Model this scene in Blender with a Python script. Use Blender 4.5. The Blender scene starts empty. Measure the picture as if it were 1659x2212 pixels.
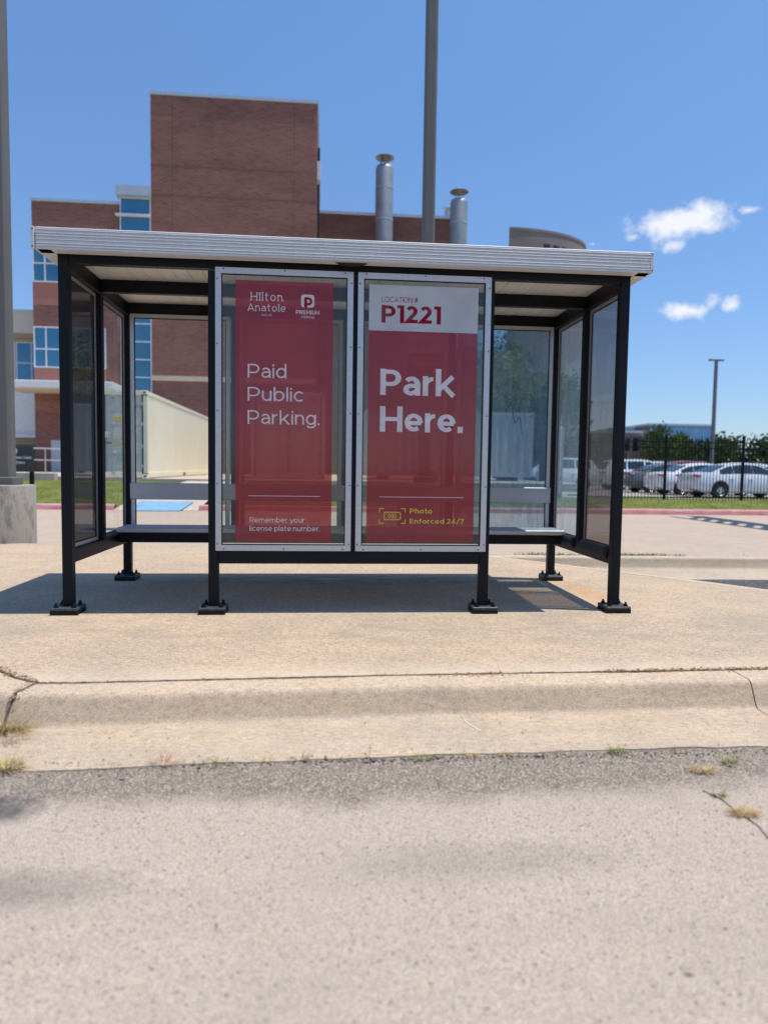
import bpy, math, random
from mathutils import Vector, Matrix, noise as mnoise
random.seed(11)
R = math.radians
sc = bpy.context.scene
COL = sc.collection

# ------------------------------------------------------------------ camera
cam_d = bpy.data.cameras.new("camera")
cam = bpy.data.objects.new("camera", cam_d)
COL.objects.link(cam)
sc.camera = cam
_yaw, _pitch, _roll = 0.0857, 0.0630, 0.0143
F = Vector((math.sin(_yaw) * math.cos(_pitch), math.cos(_yaw) * math.cos(_pitch), -math.sin(_pitch)))
Rv = Vector((math.cos(_yaw), -math.sin(_yaw), 0))
U = Rv.cross(F)
cx = Rv * math.cos(_roll) + U * math.sin(_roll)
cy = U * math.cos(_roll) - Rv * math.sin(_roll)
M = Matrix((cx, cy, -F)).transposed().to_4x4()
M.translation = Vector((-0.1737, -4.4884, 0.9446))
cam.matrix_world = M
cam_d.sensor_fit = 'HORIZONTAL'
cam_d.sensor_width = 36
cam_d.lens = 1495.55 / 1659 * 36
cam_d.clip_end = 5000
cam_d.clip_start = 0.05
cam_d.dof.use_dof = True
cam_d.dof.focus_distance = 4.6
cam_d.dof.aperture_fstop = 2.2

# ------------------------------------------------------------------ light
SUN_DIR = Vector((0.272, -0.05, 1.0)).normalized()
sun_d = bpy.data.lights.new("sun", 'SUN')
sun_d.energy = 4.0
sun_d.angle = R(0.53)
sun_d.color = (1.0, 0.945, 0.84)
sun = bpy.data.objects.new("sun", sun_d)
COL.objects.link(sun)
sun.rotation_mode = 'QUATERNION'
sun.rotation_quaternion = SUN_DIR.to_track_quat('Z', 'Y')

world = bpy.data.worlds.new("World")
sc.world = world
world.use_nodes = True
wn, wl = world.node_tree.nodes, world.node_tree.links
wn.clear()
wo = wn.new('ShaderNodeOutputWorld')
bg = wn.new('ShaderNodeBackground')
sky = wn.new('ShaderNodeTexSky')
sky.sky_type = 'NISHITA'
sky.sun_disc = False
sky.sun_elevation = math.asin(SUN_DIR.z)
sky.sun_rotation = math.atan2(SUN_DIR.x, SUN_DIR.y)
sky.altitude = 0
sky.air_density = 1.0
sky.dust_density = 0.3
sky.ozone_density = 2.5
bg.inputs['Strength'].default_value = 0.11
wl.new(bg.outputs[0], wo.inputs[0])
# small fair-weather clouds, placed by compass direction in the sky
tc = wn.new('ShaderNodeTexCoord')
def vm(op, a, b=None):
    n = wn.new('ShaderNodeVectorMath'); n.operation = op
    for k, v in enumerate((a, b)):
        if v is None: continue
        if isinstance(v, bpy.types.NodeSocket): wl.new(v, n.inputs[k])
        else: n.inputs[k].default_value = v
    return n
def fm(op, a, b=None, c=None, clamp=False):
    n = wn.new('ShaderNodeMath'); n.operation = op; n.use_clamp = clamp
    for k, v in enumerate((a, b, c)):
        if v is None: continue
        if isinstance(v, bpy.types.NodeSocket): wl.new(v, n.inputs[k])
        else: n.inputs[k].default_value = v
    return n.outputs[0]
cn = wn.new('ShaderNodeTexNoise'); cn.inputs['Scale'].default_value = 30; cn.inputs['Detail'].default_value = 7
cn.inputs['Roughness'].default_value = 0.62
wl.new(tc.outputs['Generated'], cn.inputs['Vector'])
cloud = None
for (d, sx, sz, dens) in [((0.441, 0.843, 0.309), .050, .022, 1.15), ((0.462, 0.834, 0.303), .034, .017, 1.0), ((0.415, 0.857, 0.311), .024, .013, .9),
                    ((0.434, 0.855, 0.285), .026, .012, .85), ((0.462, 0.863, 0.207), .030, .014, 1.0), ((0.484, 0.848, 0.214), .014, .014, .9),
                    ((0.501, 0.84, 0.208), .016, .012, .95), ((0.502, 0.806, 0.314), .020, .0065, .8), ((0.389, 0.871, 0.298), .016, .007, .6),
                    ((0.343, 0.892, 0.294), .012, .006, .5)]:
    dv = Vector(d).normalized()
    ax = Vector((dv.y, -dv.x, 0)).normalized(); up = ax.cross(dv)
    sub = vm('SUBTRACT', tc.outputs['Generated'], dv)
    du = vm('DOT_PRODUCT', sub.outputs[0], ax / sx); dz = vm('DOT_PRODUCT', sub.outputs[0], up / sz)
    r2 = fm('ADD', fm('MULTIPLY', du.outputs['Value'], du.outputs['Value']), fm('MULTIPLY', dz.outputs['Value'], dz.outputs['Value']))
    e = fm('SUBTRACT', dens, fm('SQRT', r2))
    cloud = e if cloud is None else fm('MAXIMUM', cloud, e)
nz = fm('MULTIPLY', fm('SUBTRACT', cn.outputs['Fac'], 0.5), 3.4)
dens = fm('MULTIPLY', fm('ADD', cloud, nz), .95, clamp=True)
near = fm('MULTIPLY', fm('ADD', cloud, 0.55), 3.0, clamp=True)
dens = fm('MULTIPLY', dens, near)
mixc = wn.new('ShaderNodeMix'); mixc.data_type = 'RGBA'
wl.new(fm('MULTIPLY', dens, 0.92), mixc.inputs['Factor'])
tint = wn.new('ShaderNodeMix'); tint.data_type = 'RGBA'; tint.blend_type = 'MULTIPLY'
tint.inputs['Factor'].default_value = 1.0
sz_ = wn.new('ShaderNodeSeparateXYZ'); wl.new(tc.outputs['Generated'], sz_.inputs[0])
tr_ = wn.new('ShaderNodeValToRGB'); wl.new(sz_.outputs['Z'], tr_.inputs[0])
tr_.color_ramp.elements[0].position = .02; tr_.color_ramp.elements[0].color = (.70, .80, 1.0, 1)
tr_.color_ramp.elements[1].position = .55; tr_.color_ramp.elements[1].color = (.96, 1.22, 1.41, 1)
wl.new(tr_.outputs[0], tint.inputs['B'])
wl.new(sky.outputs[0], tint.inputs['A'])
wl.new(tint.outputs['Result'], mixc.inputs['A'])
mixc.inputs['B'].default_value = (7.2, 7.3, 7.6, 1)
wl.new(mixc.outputs['Result'], bg.inputs['Color'])

sc.view_settings.view_transform = 'Standard'
sc.view_settings.look = 'None'
sc.view_settings.exposure = 0.28
sc.view_settings.gamma = 1.0
sc.cycles.use_denoising = True
sc.cycles.transparent_max_bounces = 32
sc.cycles.max_bounces = 10
sc.cycles.sample_clamp_indirect = 6

# ------------------------------------------------------------------ materials
MATS = {}
class NT:
    """small helper round a material's node tree"""
    def __init__(s, name):
        m = bpy.data.materials.new(name); m.use_nodes = True
        s.m = m; s.n = m.node_tree.nodes; s.l = m.node_tree.links
        s.p = s.n.get('Principled BSDF'); s.out = s.n.get('Material Output')
        s.co = None
        MATS[name] = m
    def coord(s):
        if s.co is None:
            t = s.n.new('ShaderNodeTexCoord'); s.co = t.outputs['Object']
        return s.co
    def scaled(s, v):
        mp = s.n.new('ShaderNodeMapping'); mp.inputs['Scale'].default_value = v
        s.l.new(s.coord(), mp.inputs['Vector']); return mp.outputs[0]
    def noise(s, scale, detail=5, rough=.6, vec=None, dist=0):
        t = s.n.new('ShaderNodeTexNoise'); t.inputs['Scale'].default_value = scale; t.inputs['Detail'].default_value = detail
        t.inputs['Roughness'].default_value = rough; t.inputs['Distortion'].default_value = dist
        s.l.new(vec or s.coord(), t.inputs['Vector']); return t.outputs['Fac']
    def voro(s, scale, out='Distance', vec=None, feature='F1'):
        t = s.n.new('ShaderNodeTexVoronoi'); t.feature = feature; t.inputs['Scale'].default_value = scale
        s.l.new(vec or s.coord(), t.inputs['Vector']); return t.outputs[out]
    def ramp(s, fac, stops):
        r = s.n.new('ShaderNodeValToRGB'); cr = r.color_ramp
        while len(cr.elements) < len(stops): cr.elements.new(.5)
        for e, (p, c) in zip(cr.elements, stops):
            e.position = p; e.color = (c if len(c) == 4 else (*c, 1)) if hasattr(c, '__len__') else (c, c, c, 1)
        s.l.new(fac, r.inputs[0]); return r.outputs[0]
    def math(s, op, a, b=None, clamp=False):
        n = s.n.new('ShaderNodeMath'); n.operation = op; n.use_clamp = clamp
        for k, v in enumerate((a, b)):
            if v is None: continue
            if isinstance(v, bpy.types.NodeSocket): s.l.new(v, n.inputs[k])
            else: n.inputs[k].default_value = v
        return n.outputs[0]
    def mix(s, fac, a, b, mode='MIX'):
        n = s.n.new('ShaderNodeMix'); n.data_type = 'RGBA'; n.blend_type = mode
        for k, v in (('Factor', fac), ('A', a), ('B', b)):
            if isinstance(v, bpy.types.NodeSocket): s.l.new(v, n.inputs[k])
            else: n.inputs[k].default_value = v if k == 'Factor' else (*v, 1)
        return n.outputs['Result']
    def xyz(s):
        n = s.n.new('ShaderNodeSeparateXYZ'); s.l.new(s.coord(), n.inputs[0]); return n.outputs
    def color(s, c):
        if isinstance(c, bpy.types.NodeSocket): s.l.new(c, s.p.inputs['Base Color'])
        else: s.p.inputs['Base Color'].default_value = (*c, 1)
    def bump(s, h, strength=.3, dist=.01, prev=None):
        b = s.n.new('ShaderNodeBump'); b.inputs['Strength'].default_value = strength; b.inputs['Distance'].default_value = dist
        s.l.new(h, b.inputs['Height'])
        if prev is not None: s.l.new(prev, b.inputs['Normal'])
        s.l.new(b.outputs[0], s.p.inputs['Normal']); return b.outputs[0]
    def set(s, **k):
        for a, v in k.items(): s.p.inputs[a.replace('_', ' ')].default_value = v
        return s.m

def plain(name, c, rough=.5, metal=0, var=.12, scale=9, spec=.5, bump=0):
    t = NT(name)
    n = t.noise(scale, 6, .65)
    c = Vector(c)
    t.color(t.ramp(n, [(.25, tuple(c * (1 - var))), (.75, tuple(c * (1 + var)))]))
    if bump: t.bump(t.noise(scale * 14, 3), bump, .004)
    return t.set(Roughness=rough, Metallic=metal, Specular_IOR_Level=spec)

def concrete(name, light, dark, fine=170, contrast=1., grime_shade=None, bump=.35, rough=.9, stretch=(1, 1, 1)):
    t = NT(name)
    v = t.scaled(stretch)
    big = t.noise(1.1, 6, .62, v, .3)
    mid = t.noise(7, 7, .7, v)
    fin = t.noise(fine, 4, .75)
    c = t.mix(t.ramp(big, [(.3, 0.), (.72, 1.)]), light, dark)
    c = t.mix(t.math('MULTIPLY', t.ramp(mid, [(.45, 0.), (.8, 1.)]), .5), c, tuple(x * .72 for x in dark))
    c = t.mix(1.0, c, t.ramp(fin, [(.3, max(.15, 1 - .38 * contrast)), (.5, .98), (.7, 1 + .22 * contrast)]), 'MULTIPLY')
    gr = t.noise(46, 6, .8, t.scaled((.75, 1.25, 1)))
    c = t.mix(1.0, c, t.ramp(gr, [(.34, 1 - .27 * contrast), (.5, 1.), (.66, 1 + .13 * contrast)]), 'MULTIPLY')
    spk = t.voro(95, 'Distance')
    c = t.mix(t.ramp(spk, [(.06, .55), (.13, 0.)]), c, tuple(x * .45 for x in dark))
    if grime_shade: c = grime_shade(t, c)
    t.color(c)
    b = t.bump(fin, bump, .004)
    t.bump(mid, .18, .02, b)
    return t.set(Roughness=rough, Specular_IOR_Level=.25)

def pad_grime(t, c):
    X, Y, Z = t.xyz()
    # rust run-off by the right side rail
    d = t.math('ABSOLUTE', t.math('SUBTRACT', X, 1.87))
    e = t.math('ABSOLUTE', t.math('SUBTRACT', Y, .78))
    n = t.noise(9, 5)
    m = t.math('SUBTRACT', 1.0, t.math('ADD', t.math('DIVIDE', d, .16), t.math('POWER', t.math('DIVIDE', e, .72), 2.)), True)
    m = t.math('MULTIPLY', m, t.ramp(n, [(.3, .2), (.65, 1.)]))
    c = t.mix(t.math('MULTIPLY', m, .8), c, (.50, .25, .09))
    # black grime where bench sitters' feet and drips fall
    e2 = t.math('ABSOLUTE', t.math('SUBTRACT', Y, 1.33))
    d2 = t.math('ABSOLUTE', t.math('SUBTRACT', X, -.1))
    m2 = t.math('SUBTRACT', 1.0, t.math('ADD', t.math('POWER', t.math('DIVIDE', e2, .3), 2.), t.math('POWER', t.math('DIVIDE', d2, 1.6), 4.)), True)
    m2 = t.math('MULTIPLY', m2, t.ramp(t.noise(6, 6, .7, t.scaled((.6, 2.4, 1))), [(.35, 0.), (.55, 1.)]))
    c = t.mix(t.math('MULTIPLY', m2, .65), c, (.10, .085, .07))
    e3 = t.math('ABSOLUTE', t.math('SUBTRACT', Y, -.55))
    m3 = t.math('MULTIPLY', t.math('SUBTRACT', 1.0, t.math('DIVIDE', e3, .6), True), t.ramp(t.noise(3.2, 7, .72, t.scaled((.7, 1.6, 1))), [(.46, 0.), (.62, 1.)]))
    c = t.mix(t.math('MULTIPLY', m3, .42), c, (.25, .22, .19))
    # smoother, paler tooled edge along the kerb joint
    e4 = t.math('ABSOLUTE', t.math('SUBTRACT', t.math('SUBTRACT', Y, t.math('MULTIPLY', X, .024)), -1.36))
    m4 = t.math('MULTIPLY', t.math('SUBTRACT', 1., t.math('DIVIDE', e4, .2), True), t.ramp(t.noise(4, 5), [(.3, .5), (.6, 1.)]))
    return t.mix(t.math('MULTIPLY', m4, .6), c, (.64, .53, .41))

m_pad = concrete('pad_concrete', (.60, .44, .30), (.425, .345, .265), contrast=1.8, bump=.8, grime_shade=pad_grime, stretch=(1, 1.5, 1))
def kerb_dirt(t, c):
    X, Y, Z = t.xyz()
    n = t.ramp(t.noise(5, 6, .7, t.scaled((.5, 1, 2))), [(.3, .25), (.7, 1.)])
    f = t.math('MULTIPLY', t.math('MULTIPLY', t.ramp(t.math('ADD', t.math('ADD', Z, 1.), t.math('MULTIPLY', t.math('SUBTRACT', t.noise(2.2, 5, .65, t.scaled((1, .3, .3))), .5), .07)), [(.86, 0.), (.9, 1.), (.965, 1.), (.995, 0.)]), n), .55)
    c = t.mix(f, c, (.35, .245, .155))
    # tyre rub and a pale scratch on the gutter
    m3 = t.math('MULTIPLY', t.ramp(t.noise(2.3, 6, .7, t.scaled((.5, 2.5, 1))), [(.42, 0.), (.66, 1.)]), .5)
    m3 = t.math('MULTIPLY', m3, t.math('LESS_THAN', Z, -.1))
    return t.mix(m3, c, (.34, .30, .26))
m_kerb = concrete('kerb_concrete', (.63, .48, .345), (.54, .425, .315), contrast=1.25, grime_shade=kerb_dirt, bump=.9)
def far_face_shade(t, c):  # darkens the far kerb's front face to paint in its shade
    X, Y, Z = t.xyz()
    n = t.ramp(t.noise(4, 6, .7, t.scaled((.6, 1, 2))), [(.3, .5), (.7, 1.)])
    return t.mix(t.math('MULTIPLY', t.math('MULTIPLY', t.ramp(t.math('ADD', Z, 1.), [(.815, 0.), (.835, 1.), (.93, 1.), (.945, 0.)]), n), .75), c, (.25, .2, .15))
m_farkerb = concrete('far_kerb_concrete', (.56, .45, .34), (.47, .385, .30), contrast=1.1, grime_shade=far_face_shade, bump=.5)
def drive_joint(t, c):
    X, Y, Z = t.xyz()
    fr = t.math('ABSOLUTE', t.math('SUBTRACT', t.math('FRACT', t.math('ADD', t.math('DIVIDE', t.math('ADD', X, t.math('MULTIPLY', Y, .9)), 4.6), .32)), .5))
    f2 = t.math('ABSOLUTE', t.math('SUBTRACT', t.math('FRACT', t.math('DIVIDE', t.math('SUBTRACT', Y, 1.), 3.8)), .5))
    j = t.math('MAXIMUM', t.math('LESS_THAN', fr, .0025), t.math('LESS_THAN', f2, .003))
    return t.mix(t.math('MULTIPLY', j, .55), c, (.25, .2, .17))
m_drive = concrete('driveway_concrete', (.475, .375, .295), (.43, .34, .27), grime_shade=drive_joint, bump=.2, contrast=.5)
m_terrace = concrete('terrace_concrete', (.58, .49, .40), (.48, .41, .34), bump=.2, contrast=.5)
m_block = concrete('footing_concrete', (.33, .30, .26), (.19, .17, .145), stretch=(2.2, 2.2, .7), bump=.6,
    grime_shade=lambda t, c: t.mix(t.math('MULTIPLY', t.ramp(t.noise(7, 7, .75, t.scaled((1.6, 1.6, .45))), [(.42, 0.), (.5, 1.)]), .55), c, (.42, .39, .345)))

def asphalt_mat(name, stones, base, near_dark=True, scale=120):
    t = NT(name)
    v = t.voro(scale, 'Color'); d = t.voro(scale, 'Distance')
    sep = t.n.new('ShaderNodeSeparateColor'); t.l.new(v, sep.inputs[0])
    c = t.ramp(sep.outputs[0], [(0., tuple(x * .52 for x in stones)), (.25, tuple(x * .8 for x in stones)), (.55, stones), (.8, tuple(min(.72, x * 1.12) for x in stones)), (.93, (stones[0] * 1.1, stones[1] * .92, stones[2] * .78)), (1., (.62, .6, .58))])
    c = t.mix(t.ramp(d, [(.38, 0.), (.62, .75)]), c, base)
    c = t.mix(t.ramp(t.voro(31, 'Distance'), [(.09, .75), (.16, 0.)]), c, (.09, .085, .08))
    w = t.noise(1.6, 7, .68, t.scaled((.7, 1.2, 1)), .4)
    c = t.mix(t.math('MULTIPLY', t.ramp(w, [(.42, 0.), (.72, 1.)]), .5), c, tuple(x * .64 for x in stones))
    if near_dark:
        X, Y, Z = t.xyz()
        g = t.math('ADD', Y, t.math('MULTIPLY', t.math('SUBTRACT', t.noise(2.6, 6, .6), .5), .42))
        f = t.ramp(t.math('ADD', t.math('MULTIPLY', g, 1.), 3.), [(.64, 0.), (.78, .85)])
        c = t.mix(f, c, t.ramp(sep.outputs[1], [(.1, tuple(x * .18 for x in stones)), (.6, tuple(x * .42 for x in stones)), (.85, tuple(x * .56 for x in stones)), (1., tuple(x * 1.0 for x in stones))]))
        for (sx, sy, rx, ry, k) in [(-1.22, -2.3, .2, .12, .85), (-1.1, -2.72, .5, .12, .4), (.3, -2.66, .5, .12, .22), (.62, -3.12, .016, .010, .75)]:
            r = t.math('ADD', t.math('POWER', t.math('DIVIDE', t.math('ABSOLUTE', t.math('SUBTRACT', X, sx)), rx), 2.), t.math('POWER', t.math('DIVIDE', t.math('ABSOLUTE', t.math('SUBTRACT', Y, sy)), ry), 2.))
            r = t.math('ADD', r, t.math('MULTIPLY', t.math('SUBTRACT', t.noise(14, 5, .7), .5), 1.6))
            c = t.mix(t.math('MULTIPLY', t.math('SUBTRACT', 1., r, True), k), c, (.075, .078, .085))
    t.color(c)
    t.bump(t.math('SUBTRACT', 1., d), .9, .006)
    return t.set(Roughness=.85, Specular_IOR_Level=.3)
m_asphalt = asphalt_mat('old_asphalt', (.625, .52, .425), (.40, .33, .27), scale=185)
m_asphalt_dark = asphalt_mat('dark_asphalt', (.10, .10, .105), (.05, .05, .055), False, 70)
m_lot = asphalt_mat('lot_asphalt', (.38, .36, .34), (.28, .27, .26), False, 30)

def lawn_mat():
    t = NT('lawn_grass')
    n = t.noise(1.3, 7, .7); n2 = t.noise(26, 4, .7, t.scaled((1, .6, 1)))
    c = t.ramp(n, [(.28, (.10, .135, .028)), (.5, (.16, .19, .045)), (.72, (.30, .27, .10))])
    c = t.mix(1., c, t.ramp(n2, [(.25, .55), (.7, 1.25)]), 'MULTIPLY')
    t.color(c); t.bump(n2, 1., .05)
    return t.set(Roughness=.95, Specular_IOR_Level=.1)
m_lawn = lawn_mat()
m_ground = plain('dry_ground', (.22, .2, .13), .95, var=.3, scale=.08)

# -- shelter
m_black = plain('black_paint', (.006, .0072, .011), .5, var=.25, scale=7, spec=.2)
m_plate = plain('plate_paint', (.05, .054, .056), .5, var=.55, scale=30, spec=.5)
def alum(name, c, rough=.42, streak=.45):
    t = NT(name)
    n = t.noise(5, 6, .7, t.scaled((.5, .5, 9)) if streak > .2 else t.scaled((1, 1, 1)))
    n2 = t.noise(60, 4, .7)
    cc = t.mix(t.ramp(n, [(.3, 0.), (.75, streak)]), c, tuple(x * .72 for x in c))
    cc = t.mix(1., cc, t.ramp(n2, [(.3, .92), (.7, 1.05)]), 'MULTIPLY')
    t.color(cc)
    if streak > .2: t.bump(n2, .06, .002)
    return t.set(Roughness=rough, Metallic=.55, Specular_IOR_Level=.5)
m_alum = alum('aluminium', (.58, .58, .60))
m_fascia = alum('fascia_aluminium', (.60, .60, .615), .62, .12); m_fascia.node_tree.nodes['Principled BSDF'].inputs['Metallic'].default_value = .2
m_bench = alum('bench_aluminium', (.52, .53, .56), .52)
m_ceiling = plain('ceiling_plank', (.80, .765, .70), .6, var=.1, scale=4)
m_gap = plain('dark_gap', (.02, .018, .016), .9)
m_screw = plain('screw_head', (.03, .03, .03), .4, .5)
m_foam = plain('black_foam', (.022, .025, .032), .75, var=.2)

def glass(name, dirt=.12, dirt_refl_col=(.45, .48, .5), tint=(.9, .93, .92), ior=1.5, lo=.42, hi=.75, floor=.04):
    t = NT(name)
    t.n.remove(t.p)
    tr = t.n.new('ShaderNodeBsdfTransparent'); tr.inputs[0].default_value = (*tint, 1)
    gl = t.n.new('ShaderNodeBsdfGlossy'); gl.inputs['Roughness'].default_value = .015; gl.inputs['Color'].default_value = (1, 1, 1, 1)
    fr = t.n.new('ShaderNodeFresnel'); fr.inputs['IOR'].default_value = ior
    geo = t.n.new('ShaderNodeNewGeometry')
    ffac = t.math('MULTIPLY', fr.outputs[0], t.math('SUBTRACT', 1., geo.outputs['Backfacing']))
    mx = t.n.new('ShaderNodeMixShader'); t.l.new(ffac, mx.inputs[0]); t.l.new(tr.outputs[0], mx.inputs[1]); t.l.new(gl.outputs[0], mx.inputs[2])
    df = t.n.new('ShaderNodeBsdfDiffuse'); df.inputs[0].default_value = (*dirt_refl_col, 1)
    tl = t.n.new('ShaderNodeBsdfTranslucent'); tl.inputs[0].default_value = (*dirt_refl_col, 1)
    dm = t.n.new('ShaderNodeMixShader'); dm.inputs[0].default_value = .5
    t.l.new(df.outputs[0], dm.inputs[1]); t.l.new(tl.outputs[0], dm.inputs[2])
    n1 = t.noise(9, 7, .72, t.scaled((2.6, 2.6, .28)))
    n2 = t.noise(2.2, 6, .7)
    n3 = t.noise(55, 4, .7, t.scaled((1.3, 1.3, .12)))
    f = t.math('MULTIPLY', t.ramp(n1, [(lo, .25), (hi, 1.)]), t.ramp(n2, [(.3, .35), (.7, 1.)]))
    f = t.math('MULTIPLY', f, t.ramp(n3, [(.3, .6), (.7, 1.15)]))
    f = t.math('ADD', t.math('MULTIPLY', f, dirt), floor, True)
    m2 = t.n.new('ShaderNodeMixShader'); t.l.new(f, m2.inputs[0]); t.l.new(mx.outputs[0], m2.inputs[1]); t.l.new(dm.outputs[0], m2.inputs[2])
    t.l.new(m2.outputs[0], t.out.inputs[0])
    return t.m
m_glass_front = glass('display_glass', .10, (.5, .52, .5), (.84, .88, .85), floor=.05)
m_glass_back = glass('clean_glass', .05, (.5, .52, .52), (.965, .975, .97), floor=.01)
m_glass_clear = glass('faint_glass', .04, (.5, .52, .52), (.975, .98, .98), floor=.005, ior=1.12)
m_glass_scratched = glass('scratched_glass', .5, (.20, .33, .45), (.78, .88, .93), lo=.32, hi=.66, floor=.14)
m_glass_left = glass('dusty_glass', .3, (.16, .165, .18), (.34, .345, .36), floor=.12)
m_glass_right = glass('streaked_glass', .42, (.36, .50, .60), (.88, .93, .95), lo=.3, hi=.7, floor=.06)
m_glass_right2 = glass('reflection_tint_glass', .2, (.33, .31, .30), (.60, .57, .56), floor=.10)  # brown-grey tone paints in the reflected container and brick

def vinyl(name, c, see=.28, glow=.35, through=(.95, .8, .78)):
    t = NT(name)
    t.n.remove(t.p)
    tr = t.n.new('ShaderNodeBsdfTransparent'); tr.inputs[0].default_value = (*through, 1)
    df = t.n.new('ShaderNodeBsdfDiffuse'); tl = t.n.new('ShaderNodeBsdfTranslucent')
    n = t.ramp(t.noise(3, 5), [(.3, tuple(x * .9 for x in c)), (.7, tuple(x * 1.1 for x in c))])
    t.l.new(n, df.inputs[0]); t.l.new(n, tl.inputs[0])
    dm = t.n.new('ShaderNodeMixShader'); dm.inputs[0].default_value = glow
    t.l.new(df.outputs[0], dm.inputs[1]); t.l.new(tl.outputs[0], dm.inputs[2])
    mx = t.n.new('ShaderNodeMixShader'); mx.inputs[0].default_value = 1 - see
    t.l.new(tr.outputs[0], mx.inputs[1]); t.l.new(dm.outputs[0], mx.inputs[2])
    gl = t.n.new('ShaderNodeBsdfGlossy'); gl.inputs['Roughness'].default_value = .03
    fr = t.n.new('ShaderNodeFresnel'); fr.inputs['IOR'].default_value = 1.5
    geo = t.n.new('ShaderNodeNewGeometry')
    gx = t.n.new('ShaderNodeMixShader'); t.l.new(t.math('MULTIPLY', fr.outputs[0], t.math('SUBTRACT', 1., geo.outputs['Backfacing'])), gx.inputs[0])
    t.l.new(mx.outputs[0], gx.inputs[1]); t.l.new(gl.outputs[0], gx.inputs[2])
    t.l.new(gx.outputs[0], t.out.inputs[0])
    return t.m
m_red = vinyl('red_vinyl', (.46, .06, .085), .52, .3, (.98, .60, .60))
m_white_v = vinyl('white_vinyl', (.66, .68, .72), .2, .3)
m_letter = vinyl('white_lettering', (.86, .86, .88), .05)
m_letter_red = vinyl('red_lettering', (.34, .02, .035), .04)
m_letter_yellow = vinyl('yellow_lettering', (.86, .76, .14), .05)
m_grey_letter = plain('grey_lettering', (.12, .12, .12), .6)

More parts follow.
